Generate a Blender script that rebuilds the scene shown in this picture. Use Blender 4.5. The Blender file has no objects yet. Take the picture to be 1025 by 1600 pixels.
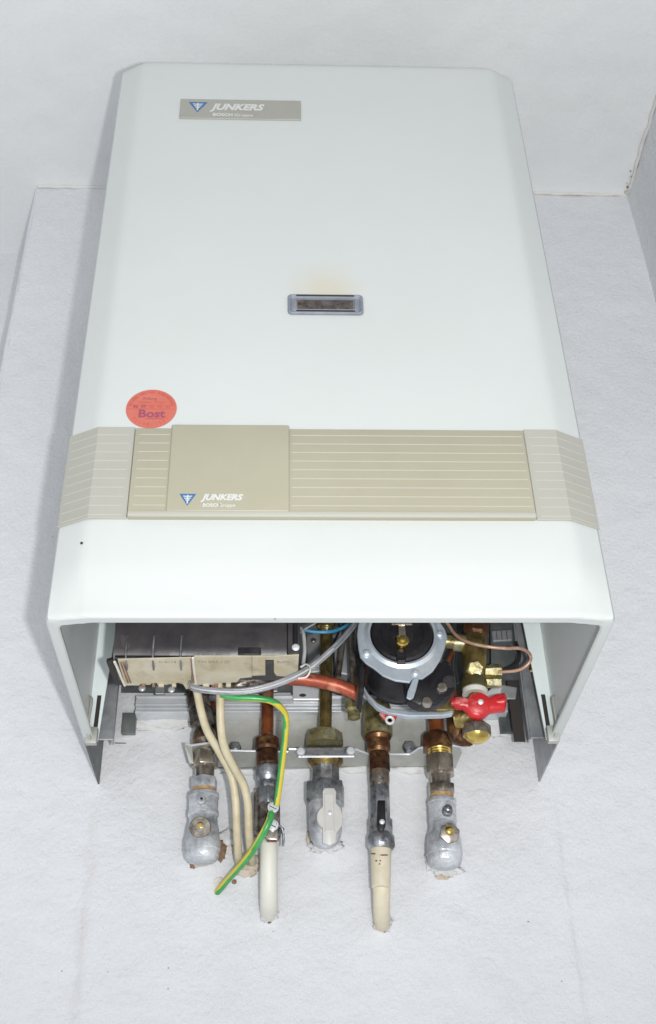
import bpy, bmesh, math, random
from mathutils import Vector, Matrix, noise
random.seed(7)
S = bpy.context.scene
COL = S.collection
# ------------------------------------------------------------------ camera
CAM = Vector((-0.0407, -1.0812, -0.4461))
_r = Vector((0.999316, -0.03201802, -0.01850374))
_u = Vector((-0.00360644, -0.58236179, 0.81292173))
_f = Vector((0.03680401, 0.81229896, 0.58207892))
FPX = 1800.5
cd = bpy.data.cameras.new('camera'); cam = bpy.data.objects.new('camera', cd); COL.objects.link(cam)
m = Matrix((( _r.x, _u.x, -_f.x), (_r.y, _u.y, -_f.y), (_r.z, _u.z, -_f.z))).to_4x4()
m.translation = CAM; cam.matrix_world = m
cd.sensor_fit = 'VERTICAL'; cd.sensor_height = 36; cd.lens = FPX/1600*36
cd.shift_x = 8.3/1600; cd.clip_start = 0.05; cd.clip_end = 50
S.camera = cam
# ------------------------------------------------------------------ light: ambient from the open side, an added fill lamp + the camera's flash
W = bpy.data.worlds.new('World'); S.world = W; W.use_nodes = True
bg = W.node_tree.nodes['Background']; bg.inputs[0].default_value = (0.83, 0.88, 0.94, 1); bg.inputs[1].default_value = 0.66
def lamp(name, typ, loc, energy, color, size, target=None):
    l = bpy.data.lights.new(name, typ); l.energy = energy; l.color = color
    if typ == 'AREA': l.size = size
    else: l.shadow_soft_size = size
    o = bpy.data.objects.new(name, l); COL.objects.link(o); o.location = loc
    if target is not None: o.rotation_euler = (Vector(target)-Vector(loc)).to_track_quat('-Z', 'Y').to_euler()
    return o
fl_ = lamp('flash', 'SPOT', (0.017, -1.085, -0.452), 33, (1.0, 0.985, 0.96), 0.011, (0.0, -0.085, 0.86))
fl_.data.spot_size = math.radians(118); fl_.data.spot_blend = 1.0
lamp('fill_light', 'AREA', (0.30, -2.3, -1.1), 34, (0.97, 0.98, 1.0), 1.4, (0, 0, 0.75))  # added fill behind the camera, aimed up to brighten ceiling and upper wall
S.view_settings.view_transform = 'Standard'; S.view_settings.look = 'None'
S.view_settings.exposure = 0.0; S.view_settings.gamma = 1
S.render.engine = 'CYCLES'

# ------------------------------------------------------------------ measuring helpers: a pixel of the photograph at a known depth
def ray(px, py): return _f + _r*((px-512.5+8.3)/FPX) - _u*((py-800)/FPX)
def P(px, py, Y):
    d = ray(px, py); return CAM + d*((Y-CAM.y)/d.y)
def Q(px, py, Z):
    d = ray(px, py); return CAM + d*((Z-CAM.z)/d.z)
def sc(v): return (Vector(v)-CAM).dot(_f)/FPX       # metres per photo pixel at a point

# ------------------------------------------------------------------ materials
def mat(name, c1, c2=None, rough=0.5, metal=0.0, scale=30.0, lo=0.35, hi=0.65, bump=0.0, bscale=200.0, c3=None, s3=12.0, lo3=.55, hi3=.7, spec=0.5, rough2=None, coat=0.0):
    M = bpy.data.materials.new(name); M.use_nodes = True
    nt = M.node_tree; N = nt.nodes; L = nt.links; b = N['Principled BSDF']
    b.inputs['Roughness'].default_value = rough; b.inputs['Metallic'].default_value = metal
    b.inputs['Specular IOR Level'].default_value = spec; b.inputs['Coat Weight'].default_value = coat
    b.inputs['Base Color'].default_value = (*c1, 1)
    tc = N.new('ShaderNodeTexCoord')
    def nz(s, det=5):
        n = N.new('ShaderNodeTexNoise'); n.inputs['Scale'].default_value = s; n.inputs['Detail'].default_value = det
        n.inputs['Roughness'].default_value = .62; L.new(tc.outputs['Object'], n.inputs['Vector']); return n
    def ramp(src, a, bb):
        r = N.new('ShaderNodeMapRange'); r.inputs[1].default_value = a; r.inputs[2].default_value = bb
        L.new(src, r.inputs[0]); return r.outputs[0]
    last = None
    if c2:
        f = ramp(nz(scale).outputs[0], lo, hi)
        mx = N.new('ShaderNodeMix'); mx.data_type = 'RGBA'; L.new(f, mx.inputs[0])
        mx.inputs[6].default_value = (*c1, 1); mx.inputs[7].default_value = (*c2, 1); last = mx.outputs[2]
        if rough2 is not None: L.new(ramp_to(N, L, f, rough, rough2), b.inputs['Roughness'])
        if c3:
            f3 = ramp(nz(s3).outputs[0], lo3, hi3)
            m3 = N.new('ShaderNodeMix'); m3.data_type = 'RGBA'; L.new(f3, m3.inputs[0]); L.new(last, m3.inputs[6])
            m3.inputs[7].default_value = (*c3, 1); last = m3.outputs[2]
        L.new(last, b.inputs['Base Color'])
    if bump:
        n = nz(bscale, 4); bp = N.new('ShaderNodeBump'); bp.inputs['Strength'].default_value = 1.0
        bp.inputs['Distance'].default_value = bump; L.new(n.outputs[0], bp.inputs['Height']); L.new(bp.outputs[0], b.inputs['Normal'])
    M['nt'] = 1
    return M
def ramp_to(N, L, f, a, b):
    r = N.new('ShaderNodeMapRange'); r.inputs[3].default_value = a; r.inputs[4].default_value = b; L.new(f, r.inputs[0]); return r.outputs[0]

MT = {}
MT['steel'] = mat('zinc_steel', (.58,.60,.62), (.14,.15,.17), .27, .85, 95, bump=.0005, bscale=260, c3=(.18,.13,.08), s3=70, lo3=.56, hi3=.72, rough2=.5)
MT['steel_dirty'] = mat('dirty_steel', (.30,.27,.24), (.07,.055,.045), .36, .7, 110, bump=.0004, bscale=300, c3=(.30,.17,.08), s3=45, lo3=.52, hi3=.7)
MT['nickel'] = mat('worn_nickel', (.56,.51,.44), (.17,.13,.10), .26, .85, 100, bump=.0002, c3=(.68,.62,.5), s3=50, lo3=.55, hi3=.7)
MT['brass'] = mat('old_brass', (.50,.37,.13), (.15,.10,.04), .28, .85, 70, bump=.0004, bscale=250, c3=(.30,.31,.17), s3=40, lo3=.5, hi3=.7)
MT['brass_bright'] = mat('bright_brass', (.90,.66,.18), (.62,.44,.12), .24, 1, 60)
MT['brass_green'] = mat('greened_brass', (.43,.38,.18), (.12,.095,.04), .36, .6, 90, bump=.0004, c3=(.56,.55,.40), s3=50, lo3=.5, hi3=.7)
MT['copper'] = mat('old_copper', (.40,.12,.04), (.11,.035,.02), .34, .6, 70, bump=.0004, c3=(.56,.30,.18), s3=50, lo3=.5, hi3=.65)
MT['copper_red'] = mat('red_copper', (.42,.095,.045), (.20,.045,.03), .42, .3, 90, bump=.0003, c3=(.66,.26,.16), s3=40)
MT['brown'] = mat('brown_fitting', (.19,.08,.035), (.035,.02,.015), .3, .6, 70, bump=.0003, c3=(.42,.22,.09), s3=50)
MT['silver_paint'] = mat('silver_valve', (.60,.62,.64), (.22,.24,.27), .32, .4, 90, bump=.0011, bscale=170, c3=(.74,.76,.79), s3=40, lo3=.45, hi3=.65)
MT['rust'] = mat('rust_ring', (.55,.36,.18), (.34,.2,.1), .7, .1, 150, bump=.0004)
MT['galv'] = mat('galvanised_sheet', (.42,.43,.44), (.28,.29,.31), .45, .6, 45, c3=(.5,.52,.53), s3=20, bump=.0001)
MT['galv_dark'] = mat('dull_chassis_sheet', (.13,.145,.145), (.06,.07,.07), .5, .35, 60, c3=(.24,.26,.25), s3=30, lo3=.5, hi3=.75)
MT['galv_pale'] = mat('pale_bracket_sheet', (.50,.51,.48), (.40,.40,.36), .5, .35, 50, c3=(.58,.57,.52), s3=25)
MT['rail'] = mat('aluminium_rail', (.74,.76,.78), (.62,.64,.66), .35, .35, 35)
MT['plate_zinc'] = mat('zinc_plated_ring', (.60,.66,.72), (.48,.54,.60), .36, .6, 60, c3=(.72,.76,.80), s3=30, bump=.0001)
MT['black'] = mat('black_plastic', (.010,.010,.012), (.022,.021,.024), .36, 0, 60, c3=(.05,.049,.052), s3=40, lo3=.58, hi3=.85, bump=.0002, spec=.28)
MT['black_matte'] = mat('matte_black', (.02,.02,.021), (.032,.03,.03), .6, 0, 60)
MT['box_dark'] = mat('dusty_dark_plastic', (.024,.023,.026), (.055,.048,.05), .36, 0, 34, c3=(.16,.15,.15), s3=40, lo3=.62, hi3=.9, bump=.0003, bscale=90)
MT['rib_worn'] = mat('worn_rib_plastic', (.20,.195,.20), (.08,.075,.08), .35, 0, 90)
MT['beige'] = mat('aged_beige_tray', (.52,.48,.38), (.42,.36,.23), .6, 0, 30, c3=(.26,.19,.10), s3=42, lo3=.55, hi3=.82, bump=.0003, bscale=70)
MT['cream'] = mat('cream_plastic', (.66,.645,.57), (.55,.50,.40), .5, 0, 30, lo=.5, hi=.75)
MT['ivory'] = mat('ivory_plastic', (.66,.60,.46), (.57,.50,.36), .5, 0, 40, bump=.0001)
MT['cable'] = mat('ivory_cable', (.60,.54,.38), (.48,.41,.27), .45, 0, 60, bump=.0002, bscale=120)
MT['grey_cable'] = mat('grey_sleeve', (.16,.165,.18), (.30,.31,.33), .3, 0, 70, bump=.0002)
MT['pale_wire'] = mat('pale_grey_wire', (.55,.55,.55), (.42,.42,.43), .4, 0, 60)
MT['green'] = mat('green_insulation', (.06,.36,.10), (.035,.25,.06), .32, 0, 60)
MT['yellow'] = mat('yellow_insulation', (.60,.50,.07), (.55,.45,.04), .32, 0, 60)
MT['blue'] = mat('blue_insulation', (.04,.22,.38), None, .35)
MT['flesh'] = mat('copper_capillary', (.50,.31,.22), (.40,.23,.16), .4, .25, 60, c3=(.60,.42,.34), s3=80)
MT['red'] = mat('red_handle_plastic', (.56,.022,.026), (.40,.014,.018), .36, 0, 60, c3=(.78,.30,.29), s3=55, lo3=.52, hi3=.75, bump=.0003, bscale=150)
MT['lever_grey'] = mat('grey_lever_plastic', (.56,.55,.52), (.50,.49,.46), .4)
MT['white_paint'] = mat('inner_white_enamel', (.74,.81,.80), (.68,.76,.75), .4, 0, 12)
MT['shade_paint'] = mat('grey_inner_coat', (.33,.35,.36), (.28,.30,.31), .5, 0, 12)
MT['inner_coat'] = mat('casing_inner_enamel', (.78,.81,.80), (.73,.76,.75), .5, 0, 14)
MT['slot'] = mat('slot_dark', (.03,.025,.022), None, .7)
MT['trim'] = mat('grey_beige_trim', (.375,.37,.325), (.35,.345,.30), .42, 0, 9)
MT['trim_warm'] = mat('warm_beige_trim', (.36,.34,.255), (.335,.315,.235), .42, 0, 9)
MT['trim_edge'] = mat('pale_trim_edge', (.41,.40,.345), None, .4)
MT['line'] = mat('pale_line', (.47,.46,.41), None, .45)
MT['plate'] = mat('nameplate_beige', (.325,.32,.28), (.30,.295,.26), .38, 0, 20)
MT['print_white'] = mat('white_print', (.56,.57,.55), None, .4)
MT['logo_blue'] = mat('blue_print', (.03,.13,.30), None, .4)
MT['sticker'] = mat('salmon_sticker', (.52,.14,.10), (.46,.12,.085), .45, 0, 40, c3=(.49,.18,.08), s3=25)
MT['sticker_ink'] = mat('sticker_ink', (.27,.06,.10), None, .5)
MT['sticker_ink2'] = mat('sticker_red_ink', (.50,.08,.07), None, .5)
MT['frame_grey'] = mat('sight_frame_grey', (.17,.19,.22), (.22,.24,.28), .6, 0, 80)
MT['plaster'] = mat('plaster_white', (.66,.67,.67), (.58,.58,.56), .85, 0, 60, bump=.001, bscale=120)
MT['plaster_tan'] = mat('plaster_tan', (.62,.56,.48), (.46,.37,.29), .85, 0, 70, bump=.001, bscale=120, c3=(.66,.64,.6), s3=40, lo3=.45, hi3=.6)
MT['plaster_brown'] = mat('plaster_brown', (.30,.19,.12), (.18,.10,.06), .85, 0, 120, bump=.001, bscale=150)
MT['glass'] = mat('sight_glass', (.025,.016,.012), (.10,.08,.075), .12, 0, 150, c3=(.22,.17,.07), s3=70)
MT['caulk'] = mat('yellowed_caulk', (.68,.67,.635), (.63,.62,.58), .7, 0, 30, c3=(.42,.40,.37), s3=35, lo3=.58, hi3=.75)
MT['caulk_grimy'] = mat('grimy_caulk', (.66,.65,.62), (.58,.57,.54), .7, 0, 45, c3=(.44,.42,.37), s3=60, lo3=.56, hi3=.8)
MT['ink'] = mat('faint_ink', (.30,.26,.20), None, .6)

# casing enamel: gloss white with a scorch mark over the sight glass
def casing_mat():
    M = mat('white_enamel', (.540,.565,.548), (.525,.55,.533), .30, 0, 5, bump=.00003, bscale=500)
    nt = M.node_tree; N = nt.nodes; L = nt.links; b = N['Principled BSDF']
    base = b.inputs['Base Color'].links[0].from_socket
    tc = N.new('ShaderNodeTexCoord'); mp = N.new('ShaderNodeMapping'); mp.vector_type = 'POINT'
    c = P(508, 452, -.3293)
    mp.inputs['Scale'].default_value = (1/.044, 0, 1/.042); mp.inputs['Location'].default_value = (-c.x/.044, 0, -c.z/.042)
    L.new(tc.outputs['Object'], mp.inputs[0])
    ln = N.new('ShaderNodeVectorMath'); ln.operation = 'LENGTH'; L.new(mp.outputs[0], ln.inputs[0])
    nz = N.new('ShaderNodeTexNoise'); nz.inputs['Scale'].default_value = 45; L.new(tc.outputs['Object'], nz.inputs[0])
    ad = N.new('ShaderNodeMath'); ad.operation = 'MULTIPLY_ADD'; ad.inputs[1].default_value = .7; L.new(nz.outputs[0], ad.inputs[0]); L.new(ln.outputs['Value'], ad.inputs[2])
    mr = N.new('ShaderNodeMapRange'); mr.interpolation_type = 'SMOOTHSTEP'; mr.inputs[1].default_value = .35; mr.inputs[2].default_value = 1.35; mr.inputs[3].default_value = .55; mr.inputs[4].default_value = 0
    L.new(ad.outputs[0], mr.inputs[0])
    mx = N.new('ShaderNodeMix'); mx.data_type = 'RGBA'; L.new(mr.outputs[0], mx.inputs[0]); L.new(base, mx.inputs[6]); mx.inputs[7].default_value = (.52,.46,.32,1)
    # faint grubby film
    n2 = N.new('ShaderNodeTexNoise'); n2.inputs['Scale'].default_value = 11; n2.inputs['Detail'].default_value = 8; L.new(tc.outputs['Object'], n2.inputs[0])
    r2 = N.new('ShaderNodeMapRange'); r2.inputs[1].default_value = .5; r2.inputs[2].default_value = .8; r2.inputs[4].default_value = .22; L.new(n2.outputs[0], r2.inputs[0])
    m2 = N.new('ShaderNodeMix'); m2.data_type = 'RGBA'; L.new(r2.outputs[0], m2.inputs[0]); L.new(mx.outputs[2], m2.inputs[6]); m2.inputs[7].default_value = (.52,.53,.49,1)
    L.new(m2.outputs[2], b.inputs['Base Color'])
    return M
MT['enamel'] = casing_mat()

def wall_mat(name, c, stain, fine=.0007, lines=False):
    M = bpy.data.materials.new(name); M.use_nodes = True
    nt = M.node_tree; N = nt.nodes; L = nt.links; b = N['Principled BSDF']; b.inputs['Roughness'].default_value = .82
    b.inputs['Specular IOR Level'].default_value = .25
    tc = N.new('ShaderNodeTexCoord')
    def nz(s, d=6, r=.6):
        n = N.new('ShaderNodeTexNoise'); n.inputs['Scale'].default_value = s; n.inputs['Detail'].default_value = d; n.inputs['Roughness'].default_value = r
        L.new(tc.outputs['Object'], n.inputs[0]); return n.outputs[0]
    def mr(src, a, b_, c_=0, d_=1):
        r = N.new('ShaderNodeMapRange'); r.inputs[1].default_value = a; r.inputs[2].default_value = b_; r.inputs[3].default_value = c_; r.inputs[4].default_value = d_
        L.new(src, r.inputs[0]); return r.outputs[0]
    def mix(f, A, B):
        x = N.new('ShaderNodeMix'); x.data_type = 'RGBA'; L.new(f, x.inputs[0])
        if isinstance(A, tuple): x.inputs[6].default_value = (*A, 1)
        else: L.new(A, x.inputs[6])
        x.inputs[7].default_value = (*B, 1); return x.outputs[2]
    col = mix(mr(nz(5), .35, .7), c, tuple(v*.955 for v in c))
    col = mix(mr(nz(9, 8, .7), .55, .85, 0, .5), col, stain)
    col = mix(mr(nz(70, 4), .62, .8, 0, .30), col, tuple(v*.82 for v in c))
    col = mix(mr(nz(230, 2), .72, .8, 0, .35), col, (.45,.38,.33))
    if lines:
        sx = N.new('ShaderNodeSeparateXYZ'); L.new(tc.outputs['Object'], sx.inputs[0])
        wob = nz(14, 5)
        for x0, s in ((-.219, .0085), (.232, .0035)):
            a = N.new('ShaderNodeMath'); a.operation = 'MULTIPLY_ADD'; a.inputs[1].default_value = .03; L.new(wob, a.inputs[0]); L.new(sx.outputs[0], a.inputs[2])
            d = N.new('ShaderNodeMath'); d.operation = 'SUBTRACT'; L.new(a.outputs[0], d.inputs[0]); d.inputs[1].default_value = x0+.015
            e = N.new('ShaderNodeMath'); e.operation = 'ABSOLUTE'; L.new(d.outputs[0], e.inputs[0])
            f = mr(e.outputs[0], 0, s, .38, 0)
            g = mr(nz(40, 4), .3, .7)
            z = mr(sx.outputs[2], .0, -.06)
            h = N.new('ShaderNodeMath'); h.operation = 'MULTIPLY'; L.new(f, h.inputs[0]); L.new(g, h.inputs[1])
            k = N.new('ShaderNodeMath'); k.operation = 'MULTIPLY'; L.new(h.outputs[0], k.inputs[0]); L.new(z, k.inputs[1])
            col = mix(k.outputs[0], col, (.52,.47,.45))
    L.new(col, b.inputs['Base Color'])
    b1 = N.new('ShaderNodeBump'); b1.inputs['Strength'].default_value = 1; b1.inputs['Distance'].default_value = fine; L.new(nz(210, 5, .65), b1.inputs['Height'])
    b2 = N.new('ShaderNodeBump'); b2.inputs['Strength'].default_value = 1; b2.inputs['Distance'].default_value = fine*1.1; L.new(nz(40, 4), b2.inputs['Height']); L.new(b1.outputs[0], b2.inputs['Normal'])
    L.new(b2.outputs[0], b.inputs['Normal'])
    return M
MT['wall'] = wall_mat('painted_plaster_wall', (.685,.692,.708), (.62,.615,.625), .0015, True)
MT['ceil'] = wall_mat('painted_ceiling', (.72,.73,.73), (.64,.62,.585), .0005)

# ------------------------------------------------------------------ object helpers
def tag(o, label=None, cat=None, group=None, kind=None):
    if label: o['label'] = label
    if cat: o['category'] = cat
    if group: o['group'] = group
    if kind: o['kind'] = kind
    return o
BASE = {}
def thing(name, loc, label, cat, group=None):
    o = bpy.data.objects.new(name, None); COL.objects.link(o); o.location = loc; o.empty_display_size = .02
    BASE[o] = Vector(loc); return tag(o, label, cat, group)
def obj(name, vf, m, parent=None, smooth=False, mats=None, fm=None, origin=None, kind=None, label=None):
    vs, fs = vf
    vs = [Vector(v) for v in vs]
    if parent is not None: base = BASE[parent]
    elif origin is not None: base = Vector(origin)
    else:
        base = sum(vs, Vector())/len(vs); base.z = min(v.z for v in vs)
    me = bpy.data.meshes.new(name); me.from_pydata([v-base for v in vs], [], fs)
    for mm in (mats or [m]): me.materials.append(MT[mm] if isinstance(mm, str) else mm)
    if fm:
        for p, i in zip(me.polygons, fm): p.material_index = i
    bm = bmesh.new(); bm.from_mesh(me); bmesh.ops.recalc_face_normals(bm, faces=bm.faces); bm.to_mesh(me); bm.free()
    if smooth:
        me.polygons.foreach_set('use_smooth', [True]*len(me.polygons))
        me.set_sharp_from_angle(angle=math.radians(smooth if smooth is not True else 40))
    me.update()
    o = bpy.data.objects.new(name, me); COL.objects.link(o)
    if parent is not None: o.parent = parent
    else: o.location = base
    BASE[o] = base
    if kind: o['kind'] = kind
    if label: o['label'] = label
    return o
def join(*vfs):
    V = []; F = []
    for v, f in vfs:
        n = len(V); V += list(v); F += [tuple(i+n for i in q) for q in f]
    return V, F
def frame(d):
    d = Vector(d).normalized(); a = Vector((0, 0, 1)) if abs(d.z) < .9 else Vector((1, 0, 0))
    x = d.cross(a).normalized(); y = d.cross(x).normalized(); return x, y, d
def lathe(p0, d, prof, seg=24, phase=0., wob=0.):
    x, y, d = frame(d); p0 = Vector(p0); V = []; F = []
    for k, (t, r) in enumerate(prof):
        for j in range(seg):
            a = 2*math.pi*j/seg+phase
            rr = r*(1+wob*noise.noise((math.cos(a)*1.5+k*.4, math.sin(a)*1.5, t*60+p0.x*90)))
            V.append(p0+d*t+(x*math.cos(a)+y*math.sin(a))*rr)
    n = len(prof)
    for k in range(n-1):
        for j in range(seg):
            j2 = (j+1) % seg; F.append((k*seg+j, k*seg+j2, (k+1)*seg+j2, (k+1)*seg+j))
    F.append(tuple(range(seg))); F.append(tuple(range((n-1)*seg, n*seg)))
    return V, F
def smooth_path(pts, n=6):
    pts = [Vector(p) for p in pts]
    if len(pts) < 3: return pts
    out = []; q = [pts[0]*2-pts[1]]+pts+[pts[-1]*2-pts[-2]]
    for i in range(1, len(q)-2):
        a, b, c, d = q[i-1:i+3]
        for k in range(n):
            t = k/n
            out.append(.5*((2*b)+(c-a)*t+(2*a-5*b+4*c-d)*t*t+(3*b-a-3*c+d)*t**3))
    out.append(pts[-1]); return out
def tube(pts, r, seg=12, n=6, sm=True, twist=0.):
    pts = smooth_path(pts, n) if sm else [Vector(p) for p in pts]
    rs = r if isinstance(r, (list, tuple)) else None
    V = []; F = []; x = None
    for i, p in enumerate(pts):
        d = (pts[min(i+1, len(pts)-1)]-pts[max(i-1, 0)]).normalized()
        if x is None: x = frame(d)[0]
        x = (x-d*x.dot(d)).normalized(); y = d.cross(x)
        if rs:
            t = i/(len(pts)-1)*(len(rs)-1); k = min(int(t), len(rs)-2); rr = rs[k]+(rs[k+1]-rs[k])*(t-k)
        else: rr = r
        for j in range(seg):
            a = 2*math.pi*j/seg+twist*i; V.append(p+(x*math.cos(a)+y*math.sin(a))*rr)
    for i in range(len(pts)-1):
        for j in range(seg):
            j2 = (j+1) % seg; F.append((i*seg+j, i*seg+j2, (i+1)*seg+j2, (i+1)*seg+j))
    F.append(tuple(range(seg))); F.append(tuple(range((len(pts)-1)*seg, len(pts)*seg)))
    return V, F
def prism(poly, vec, bev=0.):
    poly = [Vector(p) for p in poly]; vec = Vector(vec); n = len(poly)
    V = poly+[p+vec for p in poly]; F = [tuple(range(n)), tuple(range(n, 2*n))]+[(i, (i+1) % n, n+(i+1) % n, n+i) for i in range(n)]
    return bevel((V, F), bev) if bev else (V, F)
def bevel(vf, w, seg=2, ang=30):
    bm = bmesh.new(); vs = [bm.verts.new(v) for v in vf[0]]
    for f in vf[1]: bm.faces.new([vs[i] for i in f])
    bmesh.ops.recalc_face_normals(bm, faces=bm.faces)
    es = [e for e in bm.edges if len(e.link_faces) == 2 and e.calc_face_angle(0) > math.radians(ang)]
    bmesh.ops.bevel(bm, geom=es, offset=w, segments=seg, affect='EDGES', profile=.5)
    bm.verts.index_update(); V = [v.co.copy() for v in bm.verts]; F = [tuple(v.index for v in f.verts) for f in bm.faces]; bm.free(); return V, F
def box(a, b, bev=0., seg=2):
    x0, y0, z0 = [min(a[i], b[i]) for i in range(3)]; x1, y1, z1 = [max(a[i], b[i]) for i in range(3)]
    vf = ([(x0,y0,z0),(x1,y0,z0),(x1,y1,z0),(x0,y1,z0),(x0,y0,z1),(x1,y0,z1),(x1,y1,z1),(x0,y1,z1)],
          [(0,1,2,3),(4,5,6,7),(0,1,5,4),(1,2,6,5),(2,3,7,6),(3,0,4,7)])
    return bevel(vf, bev, seg) if bev else vf
def blob(c, rx, ry, rz, seed=0, amp=.3, seg=20, rings=12, fr=1.6):
    c = Vector(c); V = []; F = []
    for i in range(rings+1):
        th = math.pi*i/rings
        for j in range(seg):
            ph = 2*math.pi*j/seg; n = Vector((math.sin(th)*math.cos(ph), math.sin(th)*math.sin(ph), math.cos(th)))
            k = 1+amp*noise.fractal(n*fr+Vector((seed*3.1, seed, 0)), 1, 2, 4)
            V.append(c+Vector((n.x*rx, n.y*ry, n.z*rz))*k)
    for i in range(rings):
        for j in range(seg):
            j2 = (j+1) % seg; F.append((i*seg+j, i*seg+j2, (i+1)*seg+j2, (i+1)*seg+j))
    return V, F
def screw(name, c, r, parent, m='steel', d=(0,-1,0), h=None):
    """pan head with a cross recess cut as a sunken cross"""
    h = h or r*.6; x, y, dd = frame(d); c = Vector(c)
    hd = obj(name, lathe(c, d, [(0, r), (h*.5, r), (h*.85, r*.8), (h, r*.45), (h*1.02, .0001)], 16), m, parent, smooth=35)
    return hd
def text(name, s, loc, size, m, parent, rot=(math.pi/2, 0, 0), shear=0., bold=0., ext=.00015, align='LEFT', sx=1., depth=None):
    cu = bpy.data.curves.new(name, 'FONT'); cu.body = s; cu.size = size; cu.shear = shear; cu.offset = bold; cu.extrude = ext; cu.align_x = align; cu.resolution_u = 3
    t = bpy.data.objects.new(name, cu); COL.objects.link(t)
    me = bpy.data.meshes.new_from_object(t, depsgraph=None) if False else None
    bpy.context.view_layer.update(); dg = bpy.context.evaluated_depsgraph_get()
    me = bpy.data.meshes.new_from_object(t.evaluated_get(dg)); bpy.data.objects.remove(t); bpy.data.curves.remove(cu)
    M = Matrix.Translation(Vector(loc)-(BASE[parent] if parent else Vector()))@(Matrix.Rotation(rot[2], 4, 'Y')@Matrix.Rotation(rot[0], 4, 'X'))@Matrix.Scale(sx, 4, (1,0,0))
    me.transform(M); me.materials.clear(); me.materials.append(MT[m])
    o = bpy.data.objects.new(name, me); COL.objects.link(o); o.parent = parent; BASE[o] = BASE[parent]
    return o

# ================================================================== THE ROOM
D, DF, DB, HH, WF = .316, .3293, .3215, .7151, .1934
ZC, XL, XR, YR = .9016, -.3936, .4656, .1286
MOUNDS = []     # (x, z, radius, height) of plaster raised round the pipes
for px, py, rr, hh in ((318,1345,.030,.006),(345,1330,.020,.005),(385,1358,.022,.004),(420,1432,.012,.003),(508,1320,.028,.007),(596,1448,.012,.003),(695,1350,.028,.005),
                       (470,1300,.022,.002),(250,1190,.035,.003),(250,1130,.03,.002),(600,1215,.03,.003),(520,1215,.05,.003)):
    p = P(px, py, 0); MOUNDS.append((p.x, p.z, rr, hh))
def wallh(x, z):
    h = .0016*noise.noise((x*9, z*9, 0))+.0011*noise.noise((x*30, z*30, 3))+.0006*noise.noise((x*85, z*85, 7))
    n = noise.noise((x*22, z*22, 9))
    for mx, mz, r, hh in MOUNDS:
        d = math.hypot(x-mx, z-mz)/r
        if d < 1.3: h += hh*max(0, 1-d*(1+.35*n))**1.3
    # old render seam either side below the casing, a shallow rounded step
    if z < .03:
        f = min(1, (.03-z)/.05)
        for xs, s in ((-.219, 1), (.232, -1)):
            w = xs+.004*noise.noise((z*7, xs, 0)); h += f*.0012*math.tanh((x-w)*s/.004)*math.exp(-abs(x-w)/.05)
            h -= f*.0008*math.exp(-((x-w)/.0025)**2)*(.6+.4*noise.noise((z*40, xs, 1)))
    return h
def lin(a, b, n): return [a+(b-a)*i/n for i in range(n+1)]
def grid(us, vs, fn):
    V = [fn(u, v) for v in vs for u in us]; n = len(us)
    F = [(j*n+i, j*n+i+1, (j+1)*n+i+1, (j+1)*n+i) for j in range(len(vs)-1) for i in range(n-1)]
    return V, F
us = lin(XL+.006, XR, 250); vz = lin(-1.3, -.32, 12)[:-1]+lin(-.32, .25, 230)[:-1]+lin(.25, ZC, 130)
wf = grid(us, vz, lambda u, v: Vector((u, -wallh(u, v), v)))
wl = obj('chimney_breast_wall', wf, 'wall', smooth=180, kind='structure', origin=(0, 0, 0))
# the breast's left arris (rounded) and side cheek
side = []
prof = [(XL+.006, 0), (XL+.003, .0006), (XL+.001, .0022), (XL, .0055), (XL, YR/2), (XL, YR)]
zs = lin(-1.3, ZC, 120)
V = []
for z in zs:
    for i, (x, y) in enumerate(prof):
        w = .0009*noise.noise((z*35, 2.2, 0))*(1 if i < 4 else 0)
        V.append((x+w, y-(wallh(XL+.006, z) if i == 0 else wallh(XL+.006, z)*.5 if i == 1 else 0), z))
n = len(prof); F = [(j*n+i, j*n+i+1, (j+1)*n+i+1, (j+1)*n+i) for j in range(len(zs)-1) for i in range(n-1)]
obj('chimney_breast_cheek', (V, F), 'wall', smooth=180, kind='structure', origin=(0, 0, 0))
def bumpy(u, v, k): return .0022*noise.noise((u*6, v*6, k))+.0009*noise.noise((u*28, v*28, k))
obj('recess_wall', grid(lin(-2.6, XL, 80), lin(-1.3, ZC, 80), lambda u, v: Vector((u, YR-bumpy(u, v, 2), v))), 'wall', smooth=180, kind='structure', origin=(0, 0, 0))
obj('right_wall', grid(lin(-2.6, 0, 160), lin(-1.3, ZC, 90), lambda u, v: Vector((XR-bumpy(u, v, 5)-.003*math.exp(u/.01), u, v))), 'wall', smooth=180, kind='structure', origin=(0, 0, 0))
def ceilz(x, y):
    e = .004*math.exp(-max(0, XR-x)/.012)*(1+.6*noise.noise((y*30, 0, 0)))+.0035*math.exp(-abs(y)/.010)*(1 if x > XL else 0)*(1+.6*noise.noise((x*30, 4, 0)))
    return ZC-bumpy(x, y, 8)-e
obj('ceiling', grid(lin(-2.6, XL-.01, 50)+lin(XL, XR+.01, 160), lin(-2.6, -.7, 40)[:-1]+lin(-.7, .14, 170), lambda u, v: Vector((u, v, ceilz(u, v)))), 'ceil', smooth=180, kind='structure', origin=(0, 0, 0))
# ragged caulk and grime in the right-hand ceiling corner
for i in range(9):
    t = random.random(); y = -.004-.10*t*t; px = XR-.004-random.random()*.004
    r = .0016*(1-.5*t)*random.uniform(.6, 1.5)
    obj('plaster_crumb', blob((px-.002, y-.002, ZC-.005-random.random()*.004), r, r, r, i, .5, 8, 6), 'plaster_tan' if i % 4 else 'plaster_brown', wl, smooth=180)

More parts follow.
